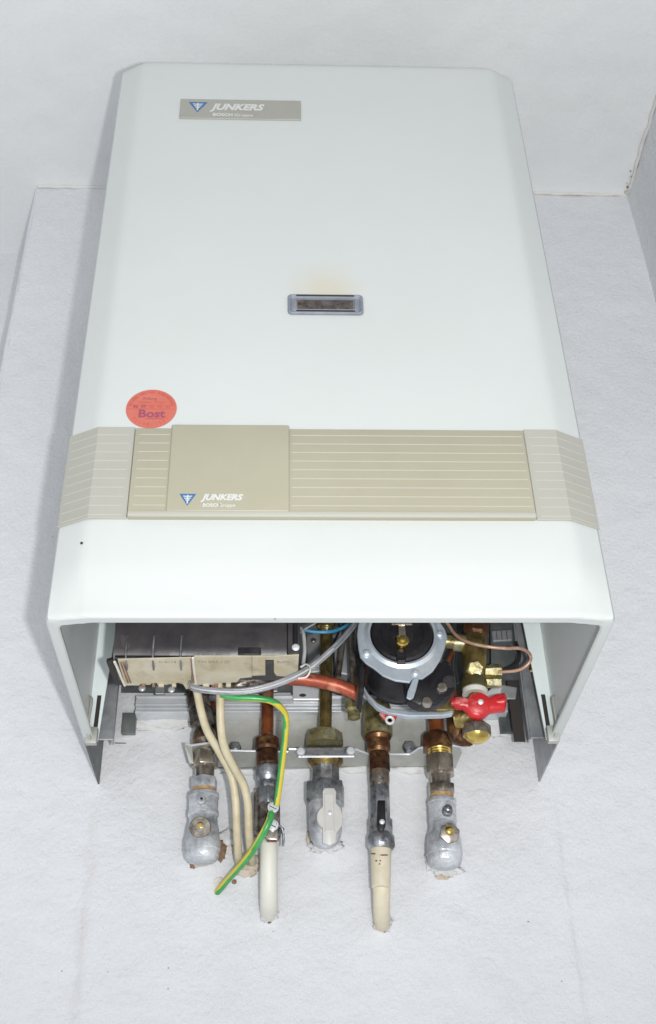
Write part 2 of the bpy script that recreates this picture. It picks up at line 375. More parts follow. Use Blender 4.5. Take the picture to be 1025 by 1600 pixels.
cl = bpy.data.objects['ceiling']
def bead(pts, r, m, n_):
    V, F = tube(pts, r, 8, 1, sm=False); V = [v+Vector((noise.noise(v*60), noise.noise(v*60+Vector((5,5,5))), noise.noise(v*60+Vector((9,1,3)))))*r*.6 for v in V]
    obj(n_, (V, F), m, cl, smooth=180)
bead([Vector((x, -.0015, ZC-.0035-.001*noise.noise((x*20,0,0)))) for x in lin(XL+.004, XR-.004, 260)], .0024, 'caulk', 'caulk_bead')
bead([Vector((XR-.0035-.001*noise.noise((y*20,0,0)), y, ZC-.005)) for y in lin(-.60, -.004, 200)], .0026, 'caulk_grimy', 'caulk_bead')
# ================================================================== THE BOILER
boiler = thing('wall_boiler', (0, 0, 0), 'large white wall mounted gas boiler casing with beige trim band and open underside', 'boiler')
def arc(c, r, a0, a1, n=4): return [(c[0]+r*math.cos(math.radians(a0+(a1-a0)*i/n)), c[1]+r*math.sin(math.radians(a0+(a1-a0)*i/n))) for i in range(n+1)]
YB = -.098       # rear end of the casing's sides
def section(z, ins=0., off=0.):
    # plan outline from left rear round the front to right rear; ins = inset of the whole outline, off = thickness
    t = max(0., min(1., (z-.0)/.05)); df = DB+(DF-DB)*(t*t*(3-2*t))
    k = .22-ins-off; d = D-ins-off*1.0; w = WF-ins*.8-off*.6; dfr = df-ins-off
    pts = [(-k, YB)]
    pts += [(-k, -d*.5), (-k, -d+.006), (-k+.0008, -d+.002), (-k+.0028, -d-.0012)]
    sl = (dfr-d)/(k-w)
    pts += [(-k+.010, -d-.010*sl), (-w-.007, -dfr+.007*sl), (-w-.0032, -dfr+.0016), (-w+.0005, -dfr+.0005), (-w+.005, -dfr)]
    pts += [(x, -dfr) for x in lin(-w+.03, 0, 4)]
    return pts+[(-x, y) for x, y in reversed(pts[:-1])]
def casing():
    V = []; F = []
    zs = [0, .0008, .0025, .005, .0075, .012, .02, .03, .04, .05]+lin(.08, HH-.03, 14)+[HH-.02, HH-.016, HH-.011, HH-.007, HH-.0035, HH-.001, HH]
    ins = {0: .0022, .0008: .001, .0025: .0002}
    rows = []
    for z in zs:
        i = ins.get(z, 0); top = HH-z
        if top < .016: i = .016-math.sqrt(max(0, .016**2-(.016-top)**2))
        rows.append([(x, y, z) for x, y in section(z, i)])
    n = len(rows[0])
    for r in rows: V += r
    for j in range(len(rows)-1):
        for i in range(n-1): F.append((j*n+i, j*n+i+1, (j+1)*n+i+1, (j+1)*n+i))
    # top
    b = len(V)-n; F.append(tuple(range(b, b+n)))
    # bottom flange (turned inward) and inner skin
    T = .0065
    inr = [[(x, y, 0) for x, y in section(0, .0022, T)], [(x, y, .0012) for x, y in section(0.0012, .0022, T+.0012)], [(x, y, .004) for x, y in section(.004, .0022, T+.0012)],
           [(x, y, .005) for x, y in section(.005, .0022, .0015)], [(x, y, .2) for x, y in section(.2, .0022, .0015)], [(x, y, HH-.02) for x, y in section(HH-.02, .0022, .0015)]]
    s = len(V)
    for r in inr: V += r
    for i in range(n-1): F.append((i, i+1, s+i+1, s+i))
    global NOUT; NOUT = len(F)+2*(n-1)
    for j in range(len(inr)-1):
        for i in range(n-1): F.append((s+j*n+i, s+j*n+i+1, s+(j+1)*n+i+1, s+(j+1)*n+i))
    F.append(tuple(range(s+5*n, s+6*n)))
    # rear edges closed
    for e in (0, n-1):
        loop = [j*n+e for j in range(len(rows))]; inn = [s+j*n+e for j in range(6)]
        F.append(tuple(loop+inn[::-1]))
    return V, F
cv = casing()
fm = None
cas = obj('casing', cv, None, boiler, smooth=28, mats=['enamel', 'inner_coat'], fm=[0 if i < NOUT or i >= len(cv[1])-2 else 1 for i in range(len(cv[1]))])
obj('rim_shade_line', tube([(.2118, -.306, .0035), (.2118, -.20, .0035), (.2118, YB-.002, .0035)], .0013, 8), 'galv_dark', boiler, smooth=True)  # dark tube stands in for the shade of the flange's inner step
# return flanges of the two sides, slots, locking clips
for s in (-1, 1):
    zt = .30
    fl = obj('side_flange', prism([(s*.2175, YB, 0.0005), (s*.2065, YB, .0005), (s*.190, YB, zt), (s*.2175, YB, zt)], (0, .002, 0)), 'white_paint', boiler)
    for z0, z1, xa in ((.010, .046, .2095), (.125, .150, .2035)):
        obj('slot', prism([(s*(xa+.0022), YB-.0006, z0), (s*(xa-.0016), YB-.0006, z0), (s*(xa-.0022), YB-.0006, z1), (s*(xa+.0016), YB-.0006, z1)], (0, .001, 0)), 'slot', fl)
    # sprung clip low on the flange
    obj('clip', join(box((s*.2165, YB-.016, .002), (s*.2145, YB-.004, .036), .0006), box((s*.2165, YB-.010, -.006), (s*.206, YB-.003, .010), .001),
        tube([(s*.215, YB-.018, .036), (s*.2125, YB-.020, .030), (s*.2135, YB-.018, .004), (s*.211, YB-.006, -.004)], .0014, 8)), 'galv_pale', fl, smooth=35)
    # grey spacer cheek of the chassis, from casing to wall
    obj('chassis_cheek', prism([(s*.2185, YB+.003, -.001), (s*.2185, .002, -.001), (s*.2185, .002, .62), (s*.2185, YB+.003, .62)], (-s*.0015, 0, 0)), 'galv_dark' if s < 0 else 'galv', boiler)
    g = box((s*.2160, -.062, .018), (s*(.2005 if s > 0 else .1985), -.060, .60), .0004)
    obj('chassis_channel', join(g, box((s*.2005, -.060, .018), (s*.1990, -.050, .60))), 'galv', boiler)
    obj('chassis_gap', box((s*.1985, -.046, .022), (s*.188, -.044, .11 if s > 0 else .02201), 0), 'slot', boiler)
if True:
    obj('chassis_foot', box((-.1985, -.012, .048), (-.185, -.006, .070)), 'galv_dark', boiler)
    obj('chassis_foot', box((.197, -.012, .048), (.183, -.006, .072)), 'galv_dark', boiler)
# back plate, rail
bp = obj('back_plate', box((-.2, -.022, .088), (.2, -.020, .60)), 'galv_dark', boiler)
obj('inner_panel', prism([P(766,968,-.05), P(836,968,-.05), P(824,1062,-.05), P(768,1062,-.05)], (0, .002, 0)), 'galv_dark', boiler)
rail = obj('mounting_rail', join(box((-.185, -.026, .0800), (.190, -.004, .0825), .0007), box((-.185, -.0245, .0735), (.190, -.021, .0800), .0008), box((-.185, -.0262, .0715), (.190, -.021, .0735), .0006),
      box((-.185, -.0215, .0665), (.190, -.018, .0715), .0008), box((-.185, -.025, .0640), (.190, -.004, .0665), .0007)), 'rail', boiler, smooth=35)
obj('rear_shelf', box((-.198, -.10, .30), (.198, -.02, .302)), 'galv_dark', boiler)
for px, py in ((222,1076),(268,1078)):
    screw('screw', P(px, py, -.0225), .0036, bp, 'rail')
for px, py in ((822,979),(831,1046)):
    screw('screw', P(px, py, -.0645), .0030, boiler, 'brass_bright')
for px, py, w in ((250,1082,16),(600,1090,10),(428,1078,14)):
    c = P(px, py, -.0225); obj('rail_spacer', box((c.x-w*.0003, c.y-.004, c.z-.004), (c.x+w*.0003, c.y, c.z+.006), .001), 'galv', bp)

# ---- trim band round the front
ZB0, ZB1 = .0845, .1785
FY = -DF
def xf(px, py=740): return P(px, py, FY).x
xA, xB = xf(206), xf(826); xC, xD = xf(265, 735), xf(452, 735)
def trim_side(s, xin):
    o1 = [(s*.2193, -D-.0002), (s*(WF+.001), -DF-.0002), (xin, -DF)]
    t = .0022
    out = [(s*.2193, -D-t), (s*(WF-.0002), -DF-t), (xin, -DF-t)]
    pl = o1+out[::-1]
    V = [(x, y, ZB0) for x, y in pl]+[(x, y, ZB1) for x, y in pl]; n = 6
    F = [tuple(range(n)), tuple(range(n, 2*n))]+[(i, (i+1) % n, n+(i+1) % n, n+i) for i in range(n)]
    tr = obj('trim_panel', bevel((V, F), .0004, 1), 'trim', boiler, smooth=20, label='grey beige end panel of the trim band wrapping the %s front corner' % ('left' if s < 0 else 'right'))
    for k in range(1, 11):
        z = ZB1-(ZB1-ZB0)*(k/10.35); h = .00032
        pa = [(s*.2165, -D-t-.0012), (s*(WF-.0002), -DF-t), (xin+s*.0035+s*.0005*(k % 2), -DF-t)]
        V = []
        for x, y in pa: V += [(x, y-.0003, z-h), (x, y-.0003, z+h), (x, y+.0006, z+h), (x, y+.0006, z-h)]
        F = [(0,1,2,3), (8,9,10,11)]+[(a*4+i, a*4+(i+1) % 4, a*4+4+(i+1) % 4, a*4+4+i) for a in (0, 1) for i in range(4)]
        obj('groove_line', (V, F), 'line', tr)
    return tr
trim_side(-1, xA-.0006); trim_side(1, xB+.0006)
# raised centre strip with a pale lower lip
cs = obj('centre_strip', box((xA, FY+.001, ZB0), (xB, FY-.0042, ZB1-.0026), .0011), 'trim_warm', boiler, smooth=30)
obj('lower_lip', box((xA+.0004, FY-.0040, ZB0-.0008), (xB-.0004, FY-.0068, ZB0+.0045), .0012), 'trim_edge', cs, smooth=30)
for k in range(1, 11):
    z = ZB1-.001-(ZB1-ZB0)*(k/10.35)
    for a, b in ((xA+.004, xC-.0012), (xD+.0016, xB-.0025)):
        if k == 10: continue
        obj('groove_line', box((a, FY-.0036, z-.00032), (b, FY-.0045, z+.00032)), 'line', cs)
fd = -DF-.0066
fl = obj('control_flap', bevel(box((xC, FY-.004, ZB0+.004), (xD, fd, ZB1-.0004)), .0013, 3), 'trim_warm', boiler, smooth=30, label='plain beige flap with small logo on the trim band')
obj('flap_lip', box((xC, FY-.004, ZB0+.0005), (xD, fd+.0005, ZB0+.0036), .0008), 'trim_edge', fl, smooth=30)

def logo(parent, px, py, w, Y, blue='logo_blue'):
    """inverted triangle, white armature sign on it"""
    c = P(px, py, Y); h = w*.86
    tri = [(c.x-w/2, Y, c.z+h/2), (c.x+w/2, Y, c.z+h/2), (c.x, Y, c.z-h/2)]
    lg = obj('logo_triangle', prism(tri, (0, -.0003, 0)), blue, parent)
    y0 = Y-.0003
    pcs = [box((c.x-w*.045, y0, c.z-h*.33), (c.x+w*.045, y0-.0002, c.z+h*.40))]
    for zz, ww in ((.27, .27), (.10, .21), (-.06, .13)):
        for s in (-1, 1):
            pcs.append(prism([(c.x+s*w*.04, y0, c.z+h*(zz-.05)), (c.x+s*w*ww, y0, c.z+h*(zz+.0)), (c.x+s*w*ww, y0, c.z+h*(zz+.07)), (c.x+s*w*.04, y0, c.z+h*(zz+.04))], (0, -.0002, 0)))
    obj('logo_sign', join(*pcs), 'print_white', lg)
npY = FY-.0016
a = P(280, 184, FY); b = P(470, 160, FY)
nz0, nz1 = P(375, 187.5, FY).z, P(375, 157.5, FY).z
npl = obj('name_plate', bevel(box((a.x, FY+.0005, nz0), (b.x, npY, nz1)), .0005, 1), 'plate', boiler, label='small beige name plate at the top left of the casing')
logo(npl, 309, 167.5, .0200, npY)
p = P(331, 171, npY)
text('lettering', 'JUNKERS', (p.x, npY, p.z), .0142, 'print_white', npl, shear=.32, bold=.0006, sx=.95)
p = P(332, 180.8, npY)
text('lettering', 'BOSCH', (p.x, npY, p.z), .0064, 'print_white', npl, bold=.0002, sx=1.02)
p = P(366, 181.5, npY)
text('lettering', 'Gruppe', (p.x, npY, p.z), .0064, 'print_white', npl, bold=.00005, sx=1.0)
logo(fl, 293, 781, .0134, fd)
p = P(316, 781, fd)
text('lettering', 'JUNKERS', (p.x, fd, p.z), .0080, 'print_white', fl, shear=.32, bold=.00035, sx=.98)
p = P(316.5, 791.5, fd)
text('lettering', 'BOSCH', (p.x, fd, p.z), .0043, 'print_white', fl, bold=.00014, sx=1.0)
p = P(341.5, 791.6, fd)
text('lettering', 'Gruppe', (p.x, fd, p.z), .0043, 'print_white', fl, bold=.00004, sx=1.0)

# ---- sight glass
c = P(508.5, 477.5, FY); s_ = sc(c)
hw, hh_ = 59*s_, .0125
def rring(hw, hh, r, n=5):
    out = []
    for cx, cz, a0 in ((hw-r, hh-r, 0), (-hw+r, hh-r, 90), (-hw+r, -hh+r, 180), (hw-r, -hh+r, 270)):
        out += [(cx+r*math.cos(math.radians(a0+90*i/n)), cz+r*math.sin(math.radians(a0+90*i/n))) for i in range(n+1)]
    return out
def rings(c, lst, capend=True):
    V = []; F = []; n = None
    for hw_, hh2, r, y in lst:
        R = rring(hw_, hh2, r); n = len(R); V += [(c.x+x, y, c.z+z) for x, z in R]
    for k in range(len(lst)-1):
        for i in range(n): F.append((k*n+i, k*n+(i+1) % n, (k+1)*n+(i+1) % n, (k+1)*n+i))
    if capend: F.append(tuple(range((len(lst)-1)*n, len(lst)*n)))
    return V, F
sg = obj('sight_frame', rings(c, [(hw, hh_, .004, FY+.001), (hw, hh_, .004, FY-.002), (hw-.0008, hh_-.0008, .0034, FY-.0028), (hw-.0018, hh_-.0016, .003, FY-.0030), (hw-.003, hh_-.003, .002, FY-.0018),
      (hw-.0035, hh_-.0045, .002, FY-.0006), (hw-.008, hh_-.0055, .0015, FY-.0024), (hw-.0085, hh_-.006, .0015, FY+.0002)]), 'frame_grey', boiler, smooth=25)
obj('glass_pane', prism([(c.x+x, FY-.0004, c.z+z) for x, z in rring(hw-.0088, hh_-.0064, .001)], (0, -.0006, 0)), 'glass', sg)
for s in (1, -1):
    obj('frame_groove', box((c.x-hw+.008, FY-.0029, c.z+s*(hh_-.0026)-.0007), (c.x+hw-.008, FY-.0034, c.z+s*(hh_-.0026)+.0007)), 'slot', sg)
# stray chips in the enamel
for px, py, r in ((127.5, 848.5, .0011), (82, 838, .0004), (430, 967, .0005)):
    q = P(px, py, FY-.0002 if px > 130 else -DF+.0006); obj('paint_chip', blob(q, r, r*.5, r, px, .3, 8, 5), 'slot', boiler, smooth=180)
# round sticker
q = P(236.5, 639, FY); rs = 39.6*sc(q)
stk = obj('round_sticker', lathe((q.x, FY-.0001, q.z), (0, -1, 0), [(0, rs), (.0003, rs)], 64), 'sticker', origin=(q.x, FY, q.z-rs))
tag(stk, 'round salmon red service sticker on the casing above the trim band', 'sticker')
ys = FY-.0004
def st(s, x, z, size, m='sticker_ink', bold=0., sx=1., rot=0.):
    return text('lettering', s, (q.x+x, ys, q.z+z), size, m, stk, align='CENTER', bold=bold, sx=sx, rot=(math.pi/2, 0, rot))
st('Bost', .0005, -.0095, .0118, bold=.00035, sx=1.05)
obj('print_line', box((q.x-.004, ys, q.z-.0110), (q.x+.011, ys-.00015, q.z-.0115)), 'sticker_ink', stk)
obj('print_line', box((q.x-rs*.93, ys, q.z-.0002), (q.x+rs*.93, ys-.00015, q.z-.0006)), 'sticker_ink2', stk)
obj('print_line', box((q.x-rs*.90, ys, q.z+.0042), (q.x+rs*.90, ys-.00015, q.z+.0039)), 'sticker_ink2', stk)
st('Prüfung', -.002, .0100, .0038, 'sticker_ink'); st('nächster Termin', .0, .0062, .0034, 'sticker_ink2')
for i, t in enumerate(('96', '97', '98', '99', '00')):
    st(t, -.0135+.0068*i, .0008, .0040, 'sticker_ink' if i < 2 else 'sticker_ink2', bold=.0001 if i < 2 else 0)
def ringtext(s, r, a0, a1, size, m='sticker_ink2', inward=False):
    for i, ch in enumerate(s):
        if ch == ' ': continue
        a = math.radians(a0+(a1-a0)*i/(len(s)-1)); x = r*math.sin(a); z = r*math.cos(a)
        rot = a if not inward else a+math.pi
        st(ch, x, z, size, m, rot=rot)
ringtext('HEIZUNG SANITAER KUNDENDIENST', rs*.80, -78, 78, .0038)
ringtext('0 2 1 4 8 / 1 5 0 1', rs*.90, 232, 128, .0052, inward=True)

# ================================================================== CONTROL BOX
YC = -.245
zc = P(300, 1030, YC).z
bl, br = P(176, 1026, YC).x, P(469, 1020, YC).x
ctl = thing('control_box', ((bl+br)/2, YC, zc), 'dark dusty plastic control box behind the casing edge, ribbed at left', 'control box')
# front shell with rolled lower edge
YBK = Q(300, 1069, zc).y
secp = [(YBK, zc+.004), (-.225, zc+.004), (YC+.010, zc+.001), (YC+.004, zc+.002), (YC+.0012, zc+.0055), (YC, zc+.012), (YC-.002, zc+.030), (YC+.002, zc+.16), (YBK, zc+.16)]
def sweepx(sec, x0, x1, n=16):
    xs = lin(x0, x1, n); V = [(x, y+.0006*noise.noise((x*40, z*40, 2)), z+.0005*noise.noise((x*30, y*30, 1))) for x in xs for y, z in sec]; k = len(sec)
    F = [(i*k+j, i*k+(j+1) % k, (i+1)*k+(j+1) % k, (i+1)*k+j) for i in range(n) for j in range(k)]+[tuple(range(k)), tuple(range(n*k, n*k+k))]
    return V, F
obj('housing', sweepx(secp, bl, br-.011), 'box_dark', ctl, smooth=35)
for px in (198, 240, 283):
    x = P(px, 1015, YC).x
    obj('rib', bevel(prism([(x-.0007, YC+.012, zc-.0042), (x-.0007, YC+.004, zc-.0040), (x-.0007, YC-.0040, zc+.003), (x-.0007, YC-.0042, zc+.014), (x-.0007, YC-.0012, zc+.0215), (x-.0007, YC+.002, zc+.022)], (.0014, 0, 0)), .0003, 1), 'rib_worn', ctl)
obj('end_cap', box((br-.0105, YC-.0015, zc+.004), (br, YBK, zc+.16), .0014), 'box_dark', ctl, smooth=30)
obj('rolled_edge', tube([(bl+.002, YC+.0022, zc+.0022), ((bl+br)/2, YC+.0022, zc+.0018), (br-.003, YC+.0022, zc+.0024)], .0024, 10), 'black', ctl, smooth=True)
obj('corner_post', tube([(br-.004, YC-.0028, zc+.012), (br-.004, YC-.002, zc+.16)], .0022, 10), 'black', ctl, smooth=True)
obj('latch', box((P(372,1014,YC).x, YC-.0012, zc+.0035), (P(408,1014,YC).x, YC+.001, zc+.0105), .0008), 'black', ctl)
screw('screw', P(462, 1012, YC-.004), .0032, ctl, 'rail')
obj('left_web', prism([P(166,1034,YC+.02), P(180,1030,YC+.015), Q(198,1071,zc+.002), P(180,1070,YC+.06)], (0, .002, .004)), 'slot', ctl)
zt = zc-.0008
def qpoly(pts, dz=.004, z=None): return prism([Q(x, y, zt if z is None else z) for x, y in pts], (0, 0, dz))
tray = thing('circuit_tray', Q(330, 1050, zt), 'aged beige tray with stepped cutouts fixed under the dark control box', 'tray')
obj('tray_floor', qpoly([(184,1031),(299,1028),(299,1069),(296,1076),(291,1077),(286,1069),(279,1067),(272,1067),(271,1069),(262,1069),(261,1070),(246,1070),(245,1067),(236,1068),(235,1070),(228,1070),(227,1068),(219,1069),(218,1071),(196,1071)], .0011), 'beige', tray)
obj('tray_floor', qpoly([(303,1026),(393.5,1026),(393.5,1058),(375,1060),(370,1066),(345,1067),(340,1070),(312,1070),(305,1068)], .0011), 'beige', tray)
obj('tray_floor', qpoly([(394,1026),(414.5,1026),(414.5,1055),(394,1056)], .0011, zt-.0004), 'beige', tray)
obj('tray_floor', qpoly([(428,1026),(467,1024),(465,1052),(456,1058),(432,1056),(428,1050)], .0011), 'beige', tray)
obj('tray_floor', qpoly([(414.6,1026),(427.9,1026),(427.9,1031),(414.6,1031)], .0011), 'beige', tray)
obj('tray_edge', tube([Q(179,1034,zt-.0008), Q(184,1045,zt-.0008), Q(190,1060,zt-.0008), Q(195,1071,zt-.0008)], .0011, 8), 'cream', tray, smooth=True)
for o_ in (5, 9): obj('tray_groove', tube([Q(183+o_,1034,zt-.0003), Q(188+o_,1048,zt-.0003), Q(195+o_,1067,zt-.0003)], .0007, 6), 'plaster_brown', tray, smooth=True)
obj('tray_edge', tube([Q(301.5,1028,zt-.0008), Q(303,1045,zt-.0008), Q(306,1068,zt-.0008)], .0011, 8), 'cream', tray, smooth=True)
obj('tray_groove', tube([Q(299,1029,zt-.0003), Q(300,1045,zt-.0003), Q(302,1066,zt-.0003)], .0008, 6), 'plaster_brown', tray, smooth=True)
for px, w_ in ((224,5),(240,4),(252,8),(272,6),(322,9),(338,5),(357,7)):
    q0 = Q(px, 1069, zt); obj('tray_tab', box((q0.x-w_*.0003, q0.y-.001, zt-.0022), (q0.x+w_*.0003, q0.y+.002, zt+.002), .0004, 1), 'beige' if w_ > 5 else 'plaster_brown', tray)
def undertext(s, px, py, size):
    p = Q(px, py, zt-.0003)
    t = text('lettering', s, (0, 0, 0), size, 'ink', tray, ext=.0001)
    # lying on the underside, read from below
    me = t.data; b0 = BASE[tray]
    me.transform(Matrix.Translation(b0)); me.transform(Matrix.Rotation(-math.pi/2, 4, 'X')); me.transform(Matrix.Rotation(math.pi, 4, 'X'))
    me.transform(Matrix.Translation(p-b0))
undertext('C-0115', 248, 1036, .0048); undertext('TH 203 / (0', 308, 1036, .0056); undertext('SUPE', 432, 1036, .0050)

# ================================================================== WIRES IN THE CASING
def wire(name, pts, r, m, label, cat, seg=10, group=None):
    w = obj(name, tube([P(*p) for p in pts], r, seg), m, smooth=True); return tag(w, label, cat, group)
cb = thing('cable_loom', P(400, 1078, -.235), 'pair of dark grey sleeved cables sagging from the beige tray up to the regulator', 'cable')
pa = [(297,1068,-.215),(300,1074,-.228),(330,1079,-.238),(380,1080,-.240),(430,1069,-.240),(480,1046,-.236),(520,1013,-.225),(546,985,-.21),(560,966,-.19)]
for dx, dy, dY in ((0, -2.6, 0), (1, 3.0, .004)):
    obj('sleeve', tube([P(x+dx, y+dy, Y+dY) for x, y, Y in pa], .0014, 10), 'grey_cable', cb, smooth=True)
obj('sleeve', tube([P(x+1, y+.4, Y-.0015) for x, y, Y in pa[:7]], .0008, 8), 'pale_wire', cb, smooth=True)
obj('tie_loop', tube([P(466,1060,-.240),P(478,1058,-.243),(P(484,1050,-.245)),P(484,1042,-.243),P(478,1038,-.238),P(470,1042,-.232)], .0008, 8), 'cream', cb, smooth=True)
wire('white_wire', [(470,982,-.20),(474,990,-.205),(476,1015,-.21),(474,1035,-.215),(472,1052,-.225)], .0017, 'pale_wire', 'thick pale grey wire hanging beside the right end of the control box', 'wire')
wire('thin_wire', [(466,990,-.2),(478,982,-.19),(492,974,-.18),(500,968,-.17)], .0008, 'pale_wire', 'thin pale wire crossing above the blue wire', 'wire')
wire('blue_wire', [(472,983,-.17),(490,987,-.17),(515,987,-.17),(535,981,-.165),(556,970,-.16)], .0016, 'blue', 'blue wire running behind the dark cables to the regulator', 'wire')
wire('capillary_tube', [(694,966,-.16),(702,978,-.16),(712,992,-.165),(730,1003,-.17),(760,1010,-.175),(790,1013,-.175),(812,1013,-.17),(826,1020,-.16),(829,1031,-.15),(820,1042,-.145),(805,1048,-.14),(780,1050,-.135)], .0016, 'flesh', 'flesh coloured copper capillary tube looping to the brass valve body', 'tube')
wire('black_hose', [(806,1004,-.07),(811,1020,-.08),(809,1034,-.085),(798,1043,-.09),(786,1047,-.10)], .0019, 'black_matte', 'black hose curled behind the copper capillary tube', 'hose')

# ================================================================== GAS REGULATOR
RY = -.200
gc = P(628, 992, RY); s_ = sc(gc)
reg = thing('gas_regulator', (gc.x, -.11, gc.z-.05), 'black gas regulator with bright zinc ring plate and brass adjusting screw', 'regulator')
outl = [(565,962),(560,975),(558,992),(560,1012),(563,1026),(572,1036),(583,1043),(598,1055),(618,1063),(642,1066),(646,1059),(659,1061),(676,1049),(688,1031),(695,1012),(699,996),(696,984),(688,972),(680,962),(672,950),(650,940),(625,936),(600,938),(580,948)]
op = [(P(x, y, RY).x-gc.x, P(x, y, RY).z-gc.z) for x, y in outl]
def plate_ring(out, rin, y0, y1, seg=72):
    an = sorted((math.atan2(z, x), math.hypot(x, z)) for x, z in out)
    def rad(a):
        for i in range(len(an)):
            a0, r0 = an[i]; a1, r1 = an[(i+1) % len(an)]
            d = (a1-a0) % (2*math.pi); t = (a-a0) % (2*math.pi)
            if t <= d:
                x0, z0 = r0*math.cos(a0), r0*math.sin(a0); x1, z1 = r1*math.cos(a1), r1*math.sin(a1)
                # intersection of the ray with the chord
                dx, dz = x1-x0, z1-z0; den = math.cos(a)*dz-math.sin(a)*dx
                return (x0*dz-z0*dx)/den if abs(den) > 1e-9 else r0
    V = []; F = []
    rows = []
    for j in range(seg):
        a = 2*math.pi*j/seg; ro = rad(a); c_, s2 = math.cos(a), math.sin(a)
        for r, y in ((rin, y1), (rin, y0-.0015), (rin+.0020, y0-.0022), (rin+.0040, y0-.0008), (rin+.0052, y0), (ro-.0006, y0), (ro, y0+.0006), (ro, y1)):
            V.append((gc.x+r*c_, y, gc.z+r*s2))
    k = 8
    for j in range(seg):
        j2 = (j+1) % seg
        for i in range(k): F.append((j*k+i, j2*k+i, j2*k+(i+1) % k, j*k+(i+1) % k))
    return V, F
ring = obj('ring_plate', plate_ring(op, 50*s_, RY, RY+.0025), 'plate_zinc', reg, smooth=30)
for px, py in ((573,1021),(687,991),(649,1052),(588,952)):
    obj('screw', lathe(P(px, py, RY), (0,-1,0), [(0, .0044), (.0004, .0044), (.0005, .0034), (.002, .0032), (.0027, .0022), (.0028, .0009), (.0018, .0003)], 16), 'plate_zinc', ring, smooth=35)
cap = obj('black_cap', lathe((gc.x, RY+.008, gc.z), (0,-1,0), [(0, 50*s_), (.0055, 49.6*s_), (.0095, 47.5*s_), (.011, 44*s_), (.0112, 34*s_), (.0105, 33*s_), (.0105, 20*s_), (.0112, 19*s_), (.012, 15*s_), (.012, .001)], 48), 'black', reg, smooth=28)
kc = P(626, 1022, RY-.004)
obj('plug', lathe((kc.x, RY+.003, kc.z), (0,-1,0), [(0, .0046), (.0095, .0046), (.0105, .0038), (.0106, .0034), (.0100, .003), (.0100, .0005)], 20), 'black', cap, smooth=30)
obj('plug_web', box((kc.x-.004, RY, kc.z-.009), (kc.x+.004, RY-.0075, kc.z), .001), 'black', cap)
ac = P(629, 999, RY-.013)
obj('adjuster', lathe((ac.x, RY-.002, ac.z), (0,-1,0), [(0, .006), (.010, .006), (.0112, .0048), (.0113, .0034), (.013, .003), (.0135, .0018), (.0136, .0003)], 24), 'brass_bright', cap, smooth=30)
obj('adjuster_tab', join(box((ac.x-.0032, RY-.014, ac.z+.002), (ac.x+.0028, RY-.0145, ac.z+.018), .0003), box((ac.x-.009, RY-.016, ac.z+.013), (ac.x+.009, RY-.0135, ac.z+.0165), .0004)), 'nickel', cap)
# black lower body behind the ring
by0, by1 = RY+.003, RY+.060
def bodyring(y, k, dz=0): return [(gc.x+k*52*s_*math.cos(a), y, gc.z+dz+k*52*s_*math.sin(a)) for a in [2*math.pi*i/40 for i in range(40)]]
secs = [(RY+.003, 1.0, 0), (RY+.012, 1.06, -.001), (RY+.022, 1.10, -.006), (RY+.032, 1.13, -.0105), (RY+.038, 1.13, -.013), (RY+.044, 1.10, -.014)]
V = []; F = []
for y, k, dz in secs: V += bodyring(y, k, dz)
for i in range(len(secs)-1):
    for j in range(40): F.append((i*40+j, i*40+(j+1) % 40, (i+1)*40+(j+1) % 40, (i+1)*40+j))
F += [tuple(range(40)), tuple(range(len(V)-40, len(V)))]
obj('housing', (V, F), 'black', reg, smooth=35)
lob = [(665,1040),(700,1030),(711,1052),(712,1078),(702,1088),(682,1100),(655,1101),(640,1094),(630,1060)]
obj('flange_lobe', bevel(prism([P(x, y, RY+.014) for x, y in lob], (0, .016, 0)), .0025, 2), 'black', reg, smooth=30)
obj('side_flute', bevel(prism([P(x, y, RY+.010) for x, y in [(562,1040),(572,1042),(568,1085),(560,1075)]], (0, .04, 0)), .002, 2), 'black', reg, smooth=30)
for px, py in ((690,1076),(666.5,1098.5)):
    obj('screw', join(lathe(P(px, py, RY+.014), (0,-1,0), [(0, .0047), (.003, .0047), (.0045, .0036), (.0047, .0024)], 18), lathe(P(px, py, RY+.0095), (0,-1,0), [(0, .0022), (.0008, .0022), (.001, .0012)], 6)), 'nickel', reg, smooth=35)
obj('port', lathe(P(702, 1066, RY+.0135), (0,-1,0), [(0, .0058), (.0012, .0058), (.0012, .0042), (-.002, .0040)], 20), 'black_matte', reg, smooth=30)
obj('lever_arm', bevel(prism([P(x, y, RY-.002) for x, y in [(645,1061),(655,1058),(650,1078),(646,1090),(641,1093),(635,1090),(637,1080)]], (0, .002, 0)), .0006, 1), 'plate_zinc', reg, smooth=30)
# zinc strap under the body
sy = RY+.045
arcp = [(567,1074),(576,1090),(590,1104),(606,1112),(640,1117),(690,1116),(708,1113)]
obj('under_strap', bevel(prism([P(x, y-6 if i < 5 else y-4, sy) for i, (x, y) in enumerate(arcp)]+[P(x, y+2, sy) for x, y in arcp[::-1]], (0, .007, 0)), .0008, 1), 'plate_zinc', reg, smooth=30)
obj('seal', bevel(prism([P(x, y, sy-.002) for x, y in [(592,1113),(602,1115),(612,1117),(621,1118),(617,1126),(610,1131),(604,1127)]], (0, .004, 0)), .0008, 1), 'red', reg)
obj('seal_ring', lathe(P(609, 1126, sy-.0035), (0,-1,0), [(0,.0042),(.0016,.0042),(.0022,.0034),(.0016,.0022),(0,.002)], 16), 'print_white', reg, smooth=30)
obj('brass_block', box(P(665,1110,sy+.005), P(706,1098,sy+.02), .002), 'brass', reg, smooth=30)

